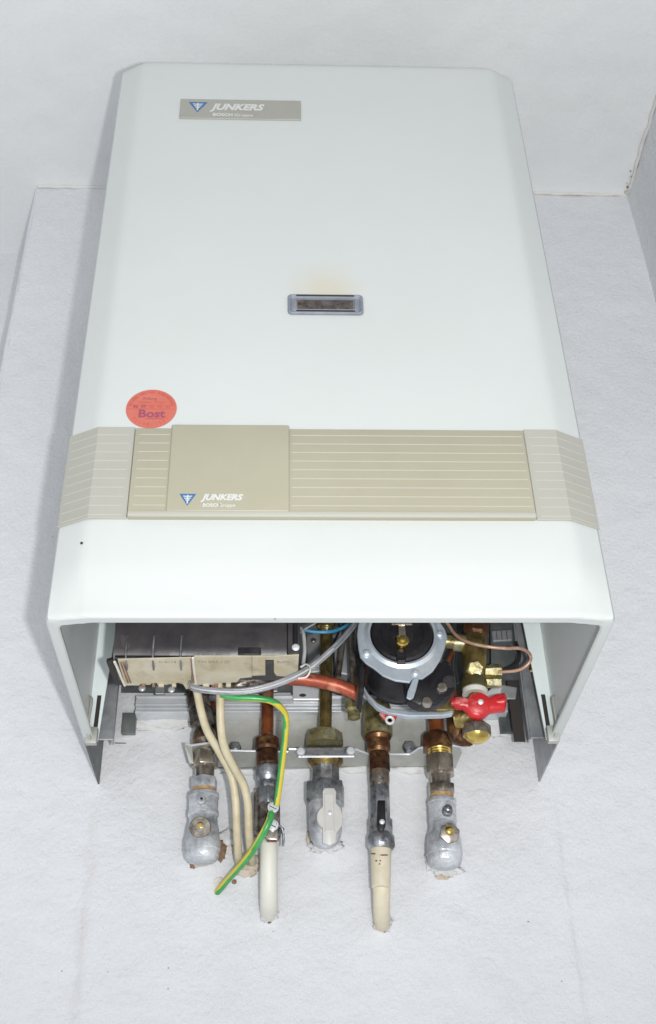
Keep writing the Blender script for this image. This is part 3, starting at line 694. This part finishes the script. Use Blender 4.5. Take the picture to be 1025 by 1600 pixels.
# ================================================================== FITTINGS : stacks turned about a vertical axis measured row by row
def stack(parent, ax0, ax1, Y, items):
    """ax0/ax1 = (px,py) of the axis at top and bottom; items = (name, mat, seg, [(py, halfwidth px)...], phase)"""
    A = P(*ax0, Y); B = P(*ax1, Y)
    d = (B-A); L_ = d.length; dn = d/L_
    def at(py):
        t = (py-ax0[1])/(ax1[1]-ax0[1])
        q = P(ax0[0]+(ax1[0]-ax0[0])*t, py, Y); return (q-A).dot(dn), sc(q)
    out = []
    for it in items:
        nm, m, seg, pr = it[:4]; ph = it[4] if len(it) > 4 else 0
        prof = []
        for py, hwp in pr:
            t, s2 = at(py); r = hwp*s2
            if seg == 6: r *= 1.07
            prof.append((t, r))
        if seg == 6:   # chamfered hexagon
            t0, r0 = prof[0]; t1, r1 = prof[-1]; c_ = .0012
            vf = bevel(lathe(A, dn, prof, 6, ph), .0009, 2, 25)
        else: vf = lathe(A, dn, prof, seg, ph, .035 if 'body' in nm else .015)
        out.append(obj(nm, vf, m, parent, smooth=32))
    return out
def thread(py0, py1, hw, n=4, dp=1.3):
    out = []
    for i in range(n):
        a = py0+(py1-py0)*i/n; b = py0+(py1-py0)*(i+1)/n
        out += [(a, hw-dp), ((a+b)/2, hw)]
    out.append((py1, hw-dp)); return out
def elbow(parent, name, m, top, mid, end, r, seg=24):
    return obj(name, tube([top, mid, end], r, seg, 8), m, parent, smooth=True)
YP = -.046
# --- 1 left service valve
v1 = thing('service_valve', P(318, 1348, YP), 'silver grey service valve with round slotted cap, leftmost of the pipe ends', 'valve', 'silver corner service valves')
stack(v1, (321,1160), (316,1345), YP, [
    ('brass_thread', 'brass_bright', 24, thread(1163, 1177, 14)),
    ('union_nut', 'nickel', 6, [(1175,20.5),(1199,20.5)], .3),
    ('neck', 'nickel', 24, [(1195,15),(1220,15)]),
    ('hex_collar', 'silver_paint', 6, [(1217,20),(1234,20)], .1),
    ('rust_ring', 'rust', 24, [(1232,18.5),(1241,18.5)]),
    ('valve_body', 'silver_paint', 32, [(1240,21),(1242,24),(1247,24.3),(1248,23),(1268,23),(1269,24.5),(1275,24.3),(1277,22),(1288,22.5),(1297,25),(1309,26.5),(1312,27.5),(1318,28),(1330,28),(1331,26.4),(1336,26.6),(1341,25.5),(1345,22),(1346,3)]),
])
c = P(314, 1345, -.02); obj('wall_stub', tube([P(316,1318,YP), P(316,1324,-.03), P(317,1328,.01)], .0132, 20), 'silver_paint', v1, smooth=True)
cp = P(313, 1292, YP-.0165)
cap1 = obj('round_cap', lathe((cp.x, YP-.012, cp.z), (0,-1,-.12), [(0,.0098),(.0052,.0098),(.0062,.0090),(.0062,.0072),(.0056,.0070),(.0056,.0045),(.0062,.0042),(.0062,.0005)], 28), 'nickel', v1, smooth=28)
obj('cap_pin', lathe((cp.x, YP-.018, cp.z+.0012), (0,-1,-.12), [(0,.0027),(.0016,.0026),(.0022,.0018),(.0023,.0004)], 14), 'brass_bright', cap1, smooth=30)
cp = P(315, 1251, YP-.0155)
b_ = obj('bleed_screw', lathe((cp.x, YP-.011, cp.z), (.0,-1,.2), [(0,.0048),(.0048,.0044),(.0064,.0032),(.0064,.0014),(.0045,.0012)], 16), 'silver_paint', v1, smooth=30)
obj('hole', lathe((cp.x, YP-.0172, cp.z+.0013), (.0,-1,.2), [(0,.0013),(.0004,.0013)], 10), 'slot', b_)
# --- 5 right service valve
v5 = thing('service_valve', P(697, 1355, YP), 'silver grey service valve with hexagonal cap, rightmost of the pipe ends', 'valve', 'silver corner service valves')
stack(v5, (686,1165), (696,1352), YP, [
    ('brass_thread', 'brass_bright', 24, thread(1170, 1186, 18, 4)),
    ('union_nut', 'nickel', 6, [(1183,22.5),(1211,22.5)], .2),
    ('neck', 'nickel', 24, [(1205,15.5),(1230,15.5)]),
    ('hex_collar', 'nickel', 6, [(1227,20.5),(1243,20.5)], .0),
    ('rust_ring', 'rust', 24, [(1241,18.5),(1251,18.5)]),
    ('valve_body', 'silver_paint', 32, [(1249,19),(1251,22),(1256,22.3),(1257,21.3),(1284,21.5),(1290,20.5),(1300,22.5),(1308,26),(1322,27.5),(1335,28),(1337,26.8),(1341,27),(1349,25),(1354,20),(1356,3)]),
])
obj('wall_stub', tube([P(696,1325,YP), P(696,1331,-.03), P(696,1334,.01)], .0132, 20), 'silver_paint', v5, smooth=True)
cp = P(702, 1301, YP-.0165)
cap5 = obj('hex_cap', bevel(lathe((cp.x, YP-.010, cp.z), (.05,-1,-.12), [(0,.0100),(.0082,.0100)], 6, .3), .0012, 2), 'nickel', v5, smooth=28)
obj('cap_pin', lathe((cp.x, YP-.0180, cp.z+.001), (.05,-1,-.12), [(0,.0042),(.0018,.0038),(.0028,.0024),(.003,.0014),(.002,.0012)], 14), 'brass_bright', cap5, smooth=30)
cp = P(700, 1264, YP-.0155)
b_ = obj('bleed_screw', lathe((cp.x-.001, YP-.010, cp.z-.002), (.15,-1,.3), [(0,.0052),(.0046,.0050),(.0052,.0040),(.0085,.0038),(.0095,.0028),(.0095,.0014),(.0075,.0012)], 16), 'steel', v5, smooth=30)
# --- 2 steel fitting with white waste pipe
p2 = thing('steel_fitting', P(418, 1310, YP), 'dull steel screw fitting under the second pipe, partly rusted, earth clamp beside it', 'pipe fitting')
stack(p2, (417,1150), (420,1310), YP, [
    ('flange_nut', 'brown', 24, [(1153,15),(1156,19),(1170,20),(1174,17)]),
    ('brown_nut', 'brown', 24, [(1176,17),(1194,17.5),(1197,15)]),
    ('upper_collar', 'steel', 24, [(1195,14),(1200,18.5),(1216,18.5),(1222,15)]),
    ('hex_nut', 'steel', 6, [(1220,15),(1236,15)], .4),
    ('lower_collar', 'steel', 6, [(1234,19.5),(1262,19)], .0),
    ('rusted_body', 'steel_dirty', 24, [(1258,18.5),(1290,18.5),(1305,19),(1312,17)]),
])
obj('side_boss', bevel(prism([P(x, y, YP-.008) for x, y in [(397,1238),(404,1234),(404,1298),(396,1300)]], (0, .016, 0)), .001, 1), 'steel_dirty', p2, smooth=30)
wp = obj('waste_pipe', tube([P(420,1300,YP), P(420,1345,YP+.002), P(420,1383,YP+.008), P(420,1402,-.030), P(420,1416,-.018), P(420,1432,.006)], [.0079,.0079,.0079,.0080,.0082,.0082,.0078], 24), 'cream', smooth=40)
tag(wp, 'smooth off white plastic pipe bending into the wall below the earth clamp', 'pipe')
obj('pipe_joint', lathe(P(420,1381,YP+.008), P(420,1385,YP+.009)-P(420,1381,YP+.008), [(0,.0078),(.0004,.0082),(.0014,.0082),(.002,.0078)], 24), 'cream', wp, smooth=30)
# --- 3 centre ball valve with grey lever
v3 = thing('ball_valve', P(508, 1325, YP), 'fat steel ball valve with a pale grey plastic lever, centre of the pipe row', 'valve')
stack(v3, (508,1145), (509,1325), YP, [
    ('brass_ring', 'brass', 30, [(1178,22),(1183,28),(1192,28),(1200,22),(1204,18)]),
    ('neck', 'steel', 8, [(1198,22),(1228,23)], .35),
    ('hex_body', 'steel', 6, [(1226,30),(1257,30)], .15),
    ('valve_body', 'silver_paint', 32, [(1254,27),(1262,26),(1296,25.5),(1308,24),(1318,19),(1324,10),(1326,3)]),
])
obj('wall_stub', tube([P(508,1292,YP), P(508,1298,-.03), P(508,1301,.01)], .014, 20), 'silver_paint', v3, smooth=True)
lv = obj('lever', bevel(prism([P(x, y, YP-.0205) for x, y in [(504,1316),(504,1236),(507,1231),(522,1231),(525,1236),(525,1254),(532,1262),(536,1276),(534,1290),(526,1302),(525,1316),(515,1321)]], (0, .004, 0)), .0008, 2), 'lever_grey', v3, smooth=30)
obj('lever_disc', lathe(P(515,1277,YP-.019), (0,-1,0), [(-.006,.0118),(0,.0120),(.0012,.0112)], 30), 'lever_grey', lv, smooth=30)
obj('rivet', lathe(P(515.5,1270,YP-.0203), (0,-1,0), [(0,.0026),(.0008,.0024),(.0014,.0014),(.0015,.0003)], 14), 'rail', lv, smooth=30)
obj('lever_rib', box(P(508,1300,YP-.0203), P(521,1240,YP-.0212), .0006), 'lever_grey', lv)
# --- 4 slim valve, black lever, ivory pipe
v4 = thing('slim_valve', P(595, 1330, YP), 'slim chromed valve with small black lever above the ivory pipe', 'valve')
stack(v4, (591,1150), (596,1330), YP, [
    ('copper_ring', 'brown', 24, [(1157,17),(1162,18.5),(1172,18.5),(1177,15)]),
    ('brown_nut', 'brown', 8, [(1180,17),(1206,17.5)], .3),
    ('dark_collar', 'steel_dirty', 24, [(1203,16),(1222,16),(1230,14)]),
    ('hex_stem', 'steel', 6, [(1224,14.5),(1284,14.5)], .5),
    ('lower_body', 'steel', 8, [(1281,18.5),(1307,18.5)], .2),
    ('collar_nut', 'steel', 24, [(1303,18),(1308,21),(1322,21.5),(1328,18),(1330,14)]),
])
lv4 = obj('lever', bevel(prism([P(x, y, YP-.0185) for x, y in [(590,1250),(602,1250),(603,1290),(598,1298),(593,1297),(589,1289)]], (0, .006, 0)), .0008, 2), 'black', v4, smooth=30)
obj('rivet', lathe(P(597,1284,YP-.0185), (0,-1,0), [(0,.0026),(.001,.0022),(.0016,.0012),(.0017,.0003)], 14), 'rail', lv4, smooth=30)
ip = obj('ivory_pipe', tube([P(595,1322,YP), P(595,1350,YP), P(596,1385,YP+.004), P(596,1408,YP+.012), P(596,1426,-.024), P(597,1440,-.010), P(598,1448,.006)], [.0092,.0086,.0080,.0078,.0076,.0073,.0068], 24), 'ivory', smooth=40)
tag(ip, 'ivory plastic pipe with a cuff, going into the wall under the black lever valve', 'pipe')
obj('pipe_cuff', lathe(P(595,1327,YP), P(595.4,1386,YP)-P(595,1327,YP), [(0,.0094),(.001,.0098),(.006,.0095),(.0348,.0085),(.0355,.0078)], 28), 'ivory', ip, smooth=30)
for px, py, w in ((588,1345,1.6),(594,1345,1.2),(593,1350,1.2),(600,1336,7),(583,1334,4)):
    q_ = P(px, py, YP-.0094); obj('stain_fleck', blob(q_, w*.00055, .0006, .0007, px, .4, 8, 5), 'brown', ip, smooth=180)
# --- upper pipes
def pipe(name, pts, r, m, label, cat='pipe', seg=18):
    o = obj(name, tube([P(*p) for p in pts], r, seg), m, smooth=True); return tag(o, label, cat)
up1 = thing('flow_pipe', P(305, 1160, YP), 'grimy dark steel fitting above the leftmost service valve', 'pipe')
stack(up1, (309,1085), (321,1165), YP, [
    ('pipe', 'steel_dirty', 20, [(1070,13),(1118,14)]),
    ('grimy_nut', 'steel_dirty', 6, [(1084,17),(1106,18)], .2),
    ('hex_nut', 'steel_dirty', 6, [(1108,17),(1133,18)], .4),
    ('reducer', 'steel_dirty', 20, [(1131,15),(1138,13),(1146,18),(1158,20),(1164,15)]),
])
rt = stack(None or up1, (330,1090), (338,1160), YP+.01, [('red_plug', 'copper_red', 16, [(1098,6),(1110,6)]), ('side_rod', 'steel_dirty', 16, [(1108,7),(1158,7)])])
pipe('copper_pipe', [(419,1050,YP),(418,1080,YP),(418,1120,YP),(417,1158,YP)], .0062, 'copper', 'upright red brown copper pipe behind the green and yellow earth wire')
pipe('brass_pipe', [(511,960,YP),(510,1000,YP),(509,1090,YP),(508,1150,YP)], .0063, 'brass', 'tall tarnished brass pipe rising from the clamped centre nut')
cn = thing('centre_union', P(505,1165,YP), 'large faceted brass union nut sitting on the clamp bar', 'pipe fitting')
stack(cn, (507,1140), (507,1170), YP, [('union_nut', 'brass_green', 8, [(1144,22),(1147,28),(1166,30)], .2)])
pipe('copper_pipe', [(681,1100,YP),(681,1125,YP),(683,1160,YP)], .0080, 'copper', 'short bright copper pipe dropping to the rightmost dark nut')
un5 = thing('dark_union', P(684,1172,YP), 'dark brown union nut above the rightmost service valve', 'pipe fitting')
stack(un5, (682,1145), (684,1175), YP, [('union_nut', 'brown', 6, [(1146,17),(1152,23),(1172,25)], .1)])
br4 = thing('brass_outlet', P(590,1160,YP), 'greenish brass outlet body under the black regulator', 'pipe fitting')
stack(br4, (588,1085), (591,1165), YP, [('outlet_body', 'brass_green', 12, [(1100,20),(1106,22),(1140,23.5),(1150,23)]), ('outlet_nut', 'brown', 24, [(1149,19),(1153,21),(1158,18)]), ])
obj('side_lug', join(lathe(P(552,1092,-.085), (0,0,-1), [(0,.0085),(.012,.0085),(.014,.006),(.020,.006),(.021,.003)], 16)), 'brass_green', br4, smooth=30)
pipe('cross_pipe', [(330,1066,-.13),(370,1063,-.13),(420,1060,-.13),(455,1060,-.13),(490,1063,-.13),(530,1072,-.13),(562,1086,-.125)], .0064, 'copper_red', 'red copper pipe crossing horizontally behind the dark cables')
ins = thing('grey_duct', P(390, 1072, -.15), 'mottled grey lagging lump behind the dark cables', 'lagging')
obj('lagging', blob(P(388,1068,-.135), .022, .012, .0085, 3, .45, 24, 14, 2.2), 'steel_dirty', ins, smooth=180)

# --- centre background hardware seen between control box and regulator
hx = thing('casting_block', P(510, 1030, -.03), 'mottled grey metal casting behind the tall brass pipe', 'casting')
for k, poly in enumerate(([(478,990),(502,985),(503,1050),(480,1052)], [(520,1000),(548,990),(550,1056),(524,1052)], [(500,975),(524,970),(540,990),(504,998)])):
    obj('casting', bevel(prism([P(x, y, -.040-.004*k) for x, y in poly], (0, .014, 0)), .003, 2), 'galv', hx, smooth=30)
obj('rod', tube([P(556,975,-.08), P(552,1020,-.08), P(549,1075,-.08)], .0022, 10), 'steel', hx, smooth=True)
obj('rod', tube([P(540,985,-.07), P(534,1015,-.07), P(528,1060,-.07)], .003, 10), 'steel_dirty', hx, smooth=True)
wb = thing('white_block', P(480, 1090, -.03), 'white plastic block with a dark oval hole above the rail', 'block')
c = P(482,1078,-.03); obj('block', box((c.x-.016, c.y, c.z-.011), (c.x+.016, c.y+.006, c.z+.008), .001), 'rail', wb)
obj('oval_hole', prism([(c.x-.006+.0035*math.cos(a), c.y-.0003, c.z-.006+.0018*math.sin(a)) for a in [i*.5236 for i in range(12)]], (0, .0005, 0)), 'slot', wb)

for px, py in ((490,1001),(533,1012),(497,1040)):
    screw('screw', P(px, py, -.049), .0026, hx, 'steel_dirty')
obj('grime_plate', prism([P(476,1052,-.036), P(548,1056,-.036), P(546,1074,-.036), P(478,1070,-.036)], (0, .002, 0)), 'galv_dark', hx)
gb = thing('gusset_bracket', P(552, 1070, -.09), 'dark bent bracket squeezed between the tall brass pipe and the regulator', 'bracket')
obj('bracket_arm', bevel(prism([P(545,966,-.10), P(553,966,-.10), P(556,1040,-.10), P(560,1078,-.10), P(551,1080,-.10), P(547,1040,-.10)], (0, .012, 0)), .0006, 1), 'steel_dirty', gb)
obj('bracket_foot', bevel(prism([P(540,1072,-.095), P(566,1074,-.095), P(564,1082,-.095), P(541,1080,-.095)], (0, .02, 0)), .0006, 1), 'galv_dark', gb)
pn = thing('pipe_nut', P(510, 985, YP-.002), 'brass nut high up on the tall brass pipe, mostly hidden by the casing edge', 'pipe fitting')
stack(pn, (511,962), (510,990), YP, [('nut', 'brass', 6, [(962,15),(981,15)], .3), ('thread', 'brass', 20, thread(981, 990, 12, 3))])
wire('black_wire', [(536,962,-.14),(530,985,-.14),(519,1008,-.15),(500,1030,-.16),(484,1044,-.17)], .0012, 'black_matte', 'thin black wire beside the blue one, slanting to the control box', 'wire')
wire('black_wire', [(704,962,-.09),(712,985,-.09),(715,1010,-.09),(712,1040,-.09),(716,1068,-.09)], .0016, 'black_matte', 'black wire dropping between the regulator and the brass valve body', 'wire')
wire('thin_copper_tube', [(700,1036,-.10),(706,1020,-.10),(716,1012,-.10),(728,1010,-.10)], .0022, 'copper', 'short reddish copper tube stub between regulator and brass valve body', 'tube')
sb = thing('side_block', P(800, 1000, -.055), 'dull grey ribbed block fixed on the chassis behind the capillary loop', 'block')
obj('block', bevel(prism([P(768,985,-.056), P(800,983,-.056), P(801,1000,-.056), P(770,1002,-.056)], (0, .005, 0)), .001, 1), 'galv', sb)
for px in (776, 784, 792): obj('rib', box(P(px-1,987,-.0565), P(px+1,999,-.059)), 'galv_dark', sb)
obj('cover_strip', bevel(prism([P(770,1072,-.048), P(786,1070,-.048), P(808,1074,-.048), P(806,1092,-.048), P(772,1090,-.048)], (0, .003, 0)), .0005, 1), 'galv', sb)
# ================================================================== BRASS VALVE BODY AND RED TAP (right)
YV = -.12
vb = thing('brass_valve_body', P(740, 1075, YV), 'tarnished bulbous brass valve body beside the regulator', 'valve')
stack(vb, (742,975), (741,1085), YV, [
    ('upper_nut', 'brown', 8, [(958,21),(992,21.5),(996,18)], .3),
    ('valve_body', 'brass', 28, [(994,17),(1000,19),(1012,20),(1030,20),(1046,19),(1056,17),(1064,13),(1068,11)]),
    ('lower_cone', 'brass', 28, [(1058,17),(1066,20),(1078,20)]),
])
obj('hex_boss', lathe(P(741,1045,YV-.006), (0,-1,-.5), [(0,.0092),(.006,.0088),(.0075,.007)], 6, .2), 'brass_green', vb, smooth=30)
obj('left_port', lathe(P(728,1005,YV), (-1,0,.1), [(0,.0085),(.012,.0085),(.012,.0065),(.022,.0065)], 18), 'brass_green', vb, smooth=30)
obj('capillary_nut', lathe(P(756,1049,YV), (1,0,.02), [(0,.0055),(.006,.0055),(.006,.0066),(.016,.0066),(.017,.004)], 6), 'brass_green', vb, smooth=30)
obj('blind_nut', lathe(P(756,1066,YV+.004), (1,0,.02), [(0,.0055),(.006,.0055),(.006,.006),(.0155,.006),(.017,.003)], 6), 'brass_green', vb, smooth=30)
obj('back_pipe', tube([P(706,1085,-.10), P(712,1110,-.10), P(714,1140,-.10), P(722,1150,-.10), P(732,1150,-.105)], .0095, 16), 'brown', vb, smooth=True)
YT = -.135
tp = thing('drain_tap', P(745, 1160, YT), 'bright red two winged tap handle on a brass and chrome drain cock', 'tap')
stack(tp, (742,1075), (746,1165), YT, [
    ('white_washer', 'cream', 28, [(1076,17),(1079,20),(1086,20)]),
    ('stem', 'brass', 18, [(1086,11),(1112,12),(1136,9)]),
    ('chrome_nut', 'nickel', 8, [(1133,19),(1136,22),(1150,22.5)], .3),
    ('brass_face', 'brass_bright', 28, [(1149,20.5),(1154,18),(1158,12),(1159,2)]),
])
obj('tap_body', lathe(P(742,1118,YT+.004), (-1,.4,.05), [(-.004,.009),(.010,.010),(.018,.010)], 20), 'brass', tp, smooth=30)
hub = [(724,1093),(733,1088),(748,1087),(762,1091),(768,1094),(778,1086),(789,1084),(792,1092),(791,1104),(789,1111),(776,1112),(766,1114),(757,1121),(747,1124),(736,1121),(729,1113),(722,1107),(712,1107),(704,1104),(703,1098),(706,1092),(714,1090)]
def pillow(poly, Y, dep, rim=.0022):
    pts = [P(x, y, Y) for x, y in poly]; c = sum(pts, Vector())/len(pts); V = []; F = []; n = len(pts)
    for k, (s2, y) in enumerate(((.93, dep), (1, dep*.6), (1, -dep*.25), (.93, -dep*.7), (.80, -dep), (.45, -dep*1.15))):
        for p in pts: V.append((c.x+(p.x-c.x)*s2, Y+y, c.z+(p.z-c.z)*s2))
    for k in range(5):
        for i in range(n): F.append((k*n+i, k*n+(i+1) % n, (k+1)*n+(i+1) % n, (k+1)*n+i))
    F += [tuple(range(n)), tuple(range(5*n, 6*n))]; return V, F
hp = smooth_path([P(x, y, 0) for x, y in hub]+[P(*hub[0], 0)], 3)
hd = obj('red_handle', pillow(hub, YT-.012, .0045), 'red', tp, smooth=70)
obj('hub', lathe(P(747,1104,YT-.009), (0,-1,-.15), [(-.004,.0115),(.004,.0120),(.008,.0105),(.0095,.007),(.0098,.001)], 28), 'red', hd, smooth=40)
obj('screw', lathe(P(751,1097,YT-.0185), (0,-1,-.15), [(0,.0026),(.001,.0024),(.0016,.0012)], 14), 'rail', hd, smooth=30)
for a_, b_ in (((706,1099),(720,1098)), ((772,1098),(788,1096))):
    obj('wing', tube([P(*a_, YT-.0125), P(*b_, YT-.0145)], .0042, 14), 'red', hd, smooth=True)
gl = obj('plastic_shield', prism([P(x, y, -.10) for x, y in [(760,1082),(774,1072),(784,1070),(782,1084),(776,1094),(764,1092)]], (0, .0015, 0)), 'rail', tp)

# ================================================================== BRACKET, CLAMP
ZS = .0137
bk = thing('pipe_bracket', (0, 0, ZS), 'thin galvanised shelf bracket holding the row of pipes to the wall', 'bracket')
def sx(px, py, Z=ZS): return Q(px, py, Z)
front = [(289,1163),(300,1166),(332,1161),(336,1172),(356,1174),(450,1176),(452,1172),(466,1172),(556,1172),(575,1179),(640,1180),(655,1170),(690,1164),(720,1168),(722,1176)]
fp = [sx(x, y) for x, y in front]
back = [Vector((fp[-1].x-.002, .003, ZS)), Vector((fp[0].x+.004, .003, ZS))]
obj('shelf', prism(fp+back, (0, 0, .0016)), 'galv_pale', bk)
obj('shelf_lip', tube([v+Vector((0, -.0004, .0008)) for v in fp], .0011, 8, 1, sm=False), 'rail', bk, smooth=True)
obj('left_tab', prism([sx(288,1162)+Vector((0,0,.0)), sx(300,1166), sx(300,1166)+Vector((.002,.004,-.016)), sx(288,1162)+Vector((.005,.008,-.016))], (0, .0014, 0)), 'galv_pale', bk)
obj('back_web', box((P(342,1140,0).x, -.006, ZS), (P(690,1140,0).x, -.0035, .0680)), 'galv_pale', bk)
for px, py in ((368,1168),(600+40,1167)):
    c = P(px, py, -.038)
    obj('bolt', join(bevel(lathe(c, (0,-1,0), [(-.004,.0058),(.003,.0058)], 6), .0006, 1), lathe(c+Vector((0,-.003,0)), (0,-1,0), [(0,.003),(.003,.003)], 12)), 'steel', bk, smooth=30)
cbx = thing('clamp_bar', P(510,1180,-.07), 'shiny horizontal clamp bar with a screw at each end, across the centre union', 'clamp')
YK = -.066
obj('bar', bevel(prism([P(466,1168,YK), P(554,1167,YK), P(554,1181,YK), P(466,1182,YK)], (0, .0025, 0)), .0005, 1), 'steel', cbx)
obj('bar_lip', box(P(466,1182.5,YK), P(554,1180.5,YK-.003), .0004), 'rail', cbx)
for px, py in ((470,1174.5),(548,1173.5)):
    obj('screw', lathe(P(px, py, YK), (0,-1,0), [(0,.0042),(.0018,.0040),(.003,.0028),(.0032,.0004)], 16), 'rail', cbx, smooth=35)
    obj('shank', tube([P(px, py, YK), P(px, py-3, YK+.02)], .002, 8), 'steel_dirty', cbx, smooth=True)

# ================================================================== CABLES BELOW
def lay(pts): return [P(*p) for p in pts]
ca = obj('ivory_cable', tube(lay([(303,1060,-.15),(309,1085,-.14),(314,1110,-.13),(324,1142,-.115),(343,1175,-.10),(361,1210,-.085),(368,1250,-.075),(370,1300,-.06),(373,1340,-.035),(377,1358,.005)]), .0037, 14), 'cable', smooth=True)
tag(ca, 'left ivory cable hanging from the tray, crossing behind its twin into the wall', 'cable', 'ivory mains cables')
cb2 = obj('ivory_cable', tube(lay([(341,1060,-.15),(344,1085,-.145),(345,1130,-.135),(350,1165,-.12),(366,1200,-.10),(380,1225,-.085),(387,1255,-.075),(389,1300,-.06),(392,1335,-.035),(396,1352,.005)]), .0038, 14), 'cable', smooth=True)
tag(cb2, 'right ivory cable hanging from the tray, in front where the two cross', 'cable', 'ivory mains cables')
def earth(pts, r, refs, lab):
    """green insulation with a yellow stripe that turns slowly round the wire; refs = side of the stripe at start and end"""
    seg = 24; V, F = tube(lay(pts), r, seg, 8); fmm = []
    nr = len(V)//seg; r0, r1 = Vector(refs[0]), Vector(refs[1])
    for f in F[:-2]:
        i = f[0]//seg; ctr = sum(V[i*seg:(i+1)*seg], Vector())/seg; m_ = (V[f[0]]+V[f[1]])/2-ctr
        d = (V[min(i+1, nr-1)*seg]-V[max(i-1, 0)*seg]).normalized(); q_ = r0.lerp(r1, i/nr); q_ = (q_-d*q_.dot(d)).normalized()
        fmm.append(1 if m_.normalized().dot(q_) > .45 else 0)
    o = obj('earth_wire', (V, F), None, mats=['green', 'yellow'], fm=fmm+[0, 0], smooth=True)
    return tag(o, lab, 'wire', 'green and yellow earth wires')
earth([(345,1085,-.15),(368,1090,-.15),(395,1091,-.15),(420,1094,-.148),(436,1103,-.142),(446,1119,-.13),(446,1145,-.118),(441,1190,-.10),(436,1230,-.085),(432,1258,-.076)], .0030, ((0,1,-.6),(.8,-.9,0)), 'green and yellow earth wire curving down from under the control box to the clamp')
earth([(424,1270,-.078),(421,1282,-.079),(411,1302,-.075),(396,1327,-.062),(376,1352,-.042),(358,1372,-.022),(342,1391,-.004),(338,1396,.006)], .0032, ((-1,.3,0),(-.75,-.5,.5)), 'green and yellow earth wire running from the clamp down left into the wall')
ec = thing('earth_clamp', P(425,1310,-.075), 'nickel plated earth clamp with two screws on the steel fitting', 'clamp')
YE = -.072
obj('strap', bevel(prism([P(x, y, YE) for x, y in [(417,1252),(436,1254),(437,1275),(434,1300),(434,1312),(415,1311),(416,1290),(419,1272)]], (0, .006, 0)), .0008, 2), 'nickel', ec, smooth=30)
for px, py in ((427,1262),(426,1290)):
    sc_ = obj('screw', lathe(P(px, py, YE), (0,-1,0), [(-.001,.0052),(.0016,.0052),(.0016,.0042),(.0034,.0040),(.0044,.003),(.0045,.0005)], 18), 'rail', ec, smooth=30)
    c = P(px, py, YE-.0046); obj('screw_slot', prism([c+Vector((-.003,0,.0012)), c+Vector((-.0026,0,.0018)), c+Vector((.003,0,-.0012)), c+Vector((.0026,0,-.0018))], (0, -.0002, 0)), 'slot', sc_)
obj('strap_tongue', bevel(prism([P(x, y, YE+.004) for x, y in [(416,1276),(436,1268),(437,1272),(417,1281)]], (0, .003, 0)), .0005, 1), 'rail', ec)
obj('strap_wing', tube(lay([(434,1288,YE+.01),(441,1296,YE+.012),(443,1310,YE+.014),(442,1322,YE+.014)]), .0012, 8), 'steel', ec, smooth=True)
obj('strap_band', tube(lay([(399,1300,YE+.02),(408,1305,YE+.008),(420,1306,YE+.004),(434,1303,YE+.008),(441,1296,YE+.022)]), .0022, 8), 'steel', ec, smooth=True)
obj('strap_end', bevel(prism([P(x, y, YE+.002) for x, y in [(416,1304),(434,1304),(433,1314),(417,1314)]], (0, .004, 0)), .0005, 1), 'brown', ec)

# ================================================================== CRUMBLED PLASTER round the pipe ends (pieces of the wall)
def lump(px, py, w, h, m, seed, dep=.0035, amp=.45):
    p_ = P(px, py, 0); s2 = sc(p_); y = -wallh(p_.x, p_.z)
    obj('plaster_patch', blob((p_.x, y, p_.z), w*s2, dep, h*s2/.85, seed, amp, 26, 16, 2.3), m, wl, smooth=180)
for a_ in ((312,1350,15,6,'plaster_tan',1),(303,1354,6,4,'plaster_brown',2,.002),(346,1332,8,13,'plaster_brown',3,.003),(354,1313,14,13,'plaster',4,.007),(357,1328,9,8,'plaster_tan',33,.004),(385,1362,18,8,'plaster_tan',5),(366,1378,4,3,'plaster_brown',6,.0015),
           (397,1352,9,12,'plaster_tan',7),(422,1428,13,9,'plaster',8,.009),(414,1434,7,6,'plaster',28,.006),(421,1440,3,3,'plaster_brown',29,.0015),(420,1405,9,4,'plaster',30,.024),(508,1325,25,9,'plaster',9,.006),(492,1330,6,3,'plaster_brown',10,.002),(482,1312,4,10,'plaster_tan',11,.003),(598,1442,15,10,'plaster',12,.011),(590,1450,8,4,'plaster_tan',31,.006),(600,1454,4,3,'plaster_brown',32,.004),
           (604,1450,5,6,'plaster',13,.009),(676,1346,12,16,'plaster',14,.006),(700,1362,22,7,'plaster',15,.004),(692,1371,13,4,'plaster_tan',16,.002),(250,1130,50,13,'plaster',17,.006),(213,1122,9,4,'plaster_tan',18,.004),
           (560,1204,50,6,'plaster',19,.004),(640,1203,30,6,'plaster',20,.004),(385,1206,40,5,'plaster',21,.004),(770,1135,45,15,'plaster',22,.006),(340,1376,10,4,'plaster_tan',23,.0012)):
    lump(*a_)
for i in range(13):     # specks and pits
    px = random.uniform(20, 1000); py = random.choice([random.uniform(1380, 1590), random.uniform(1240, 1590), random.uniform(560, 1200)])
    if 90 < px < 930 and py < 1230: continue
    p_ = P(px, py, 0); r = random.uniform(.0003, .00065)
    if p_.x < XL+.01 or p_.x > XR-.01: continue
    obj('speck', blob((p_.x, -wallh(p_.x, p_.z), p_.z), r*1.4, .0004, r, i, .3, 8, 5), 'plaster_brown', wl, smooth=180)
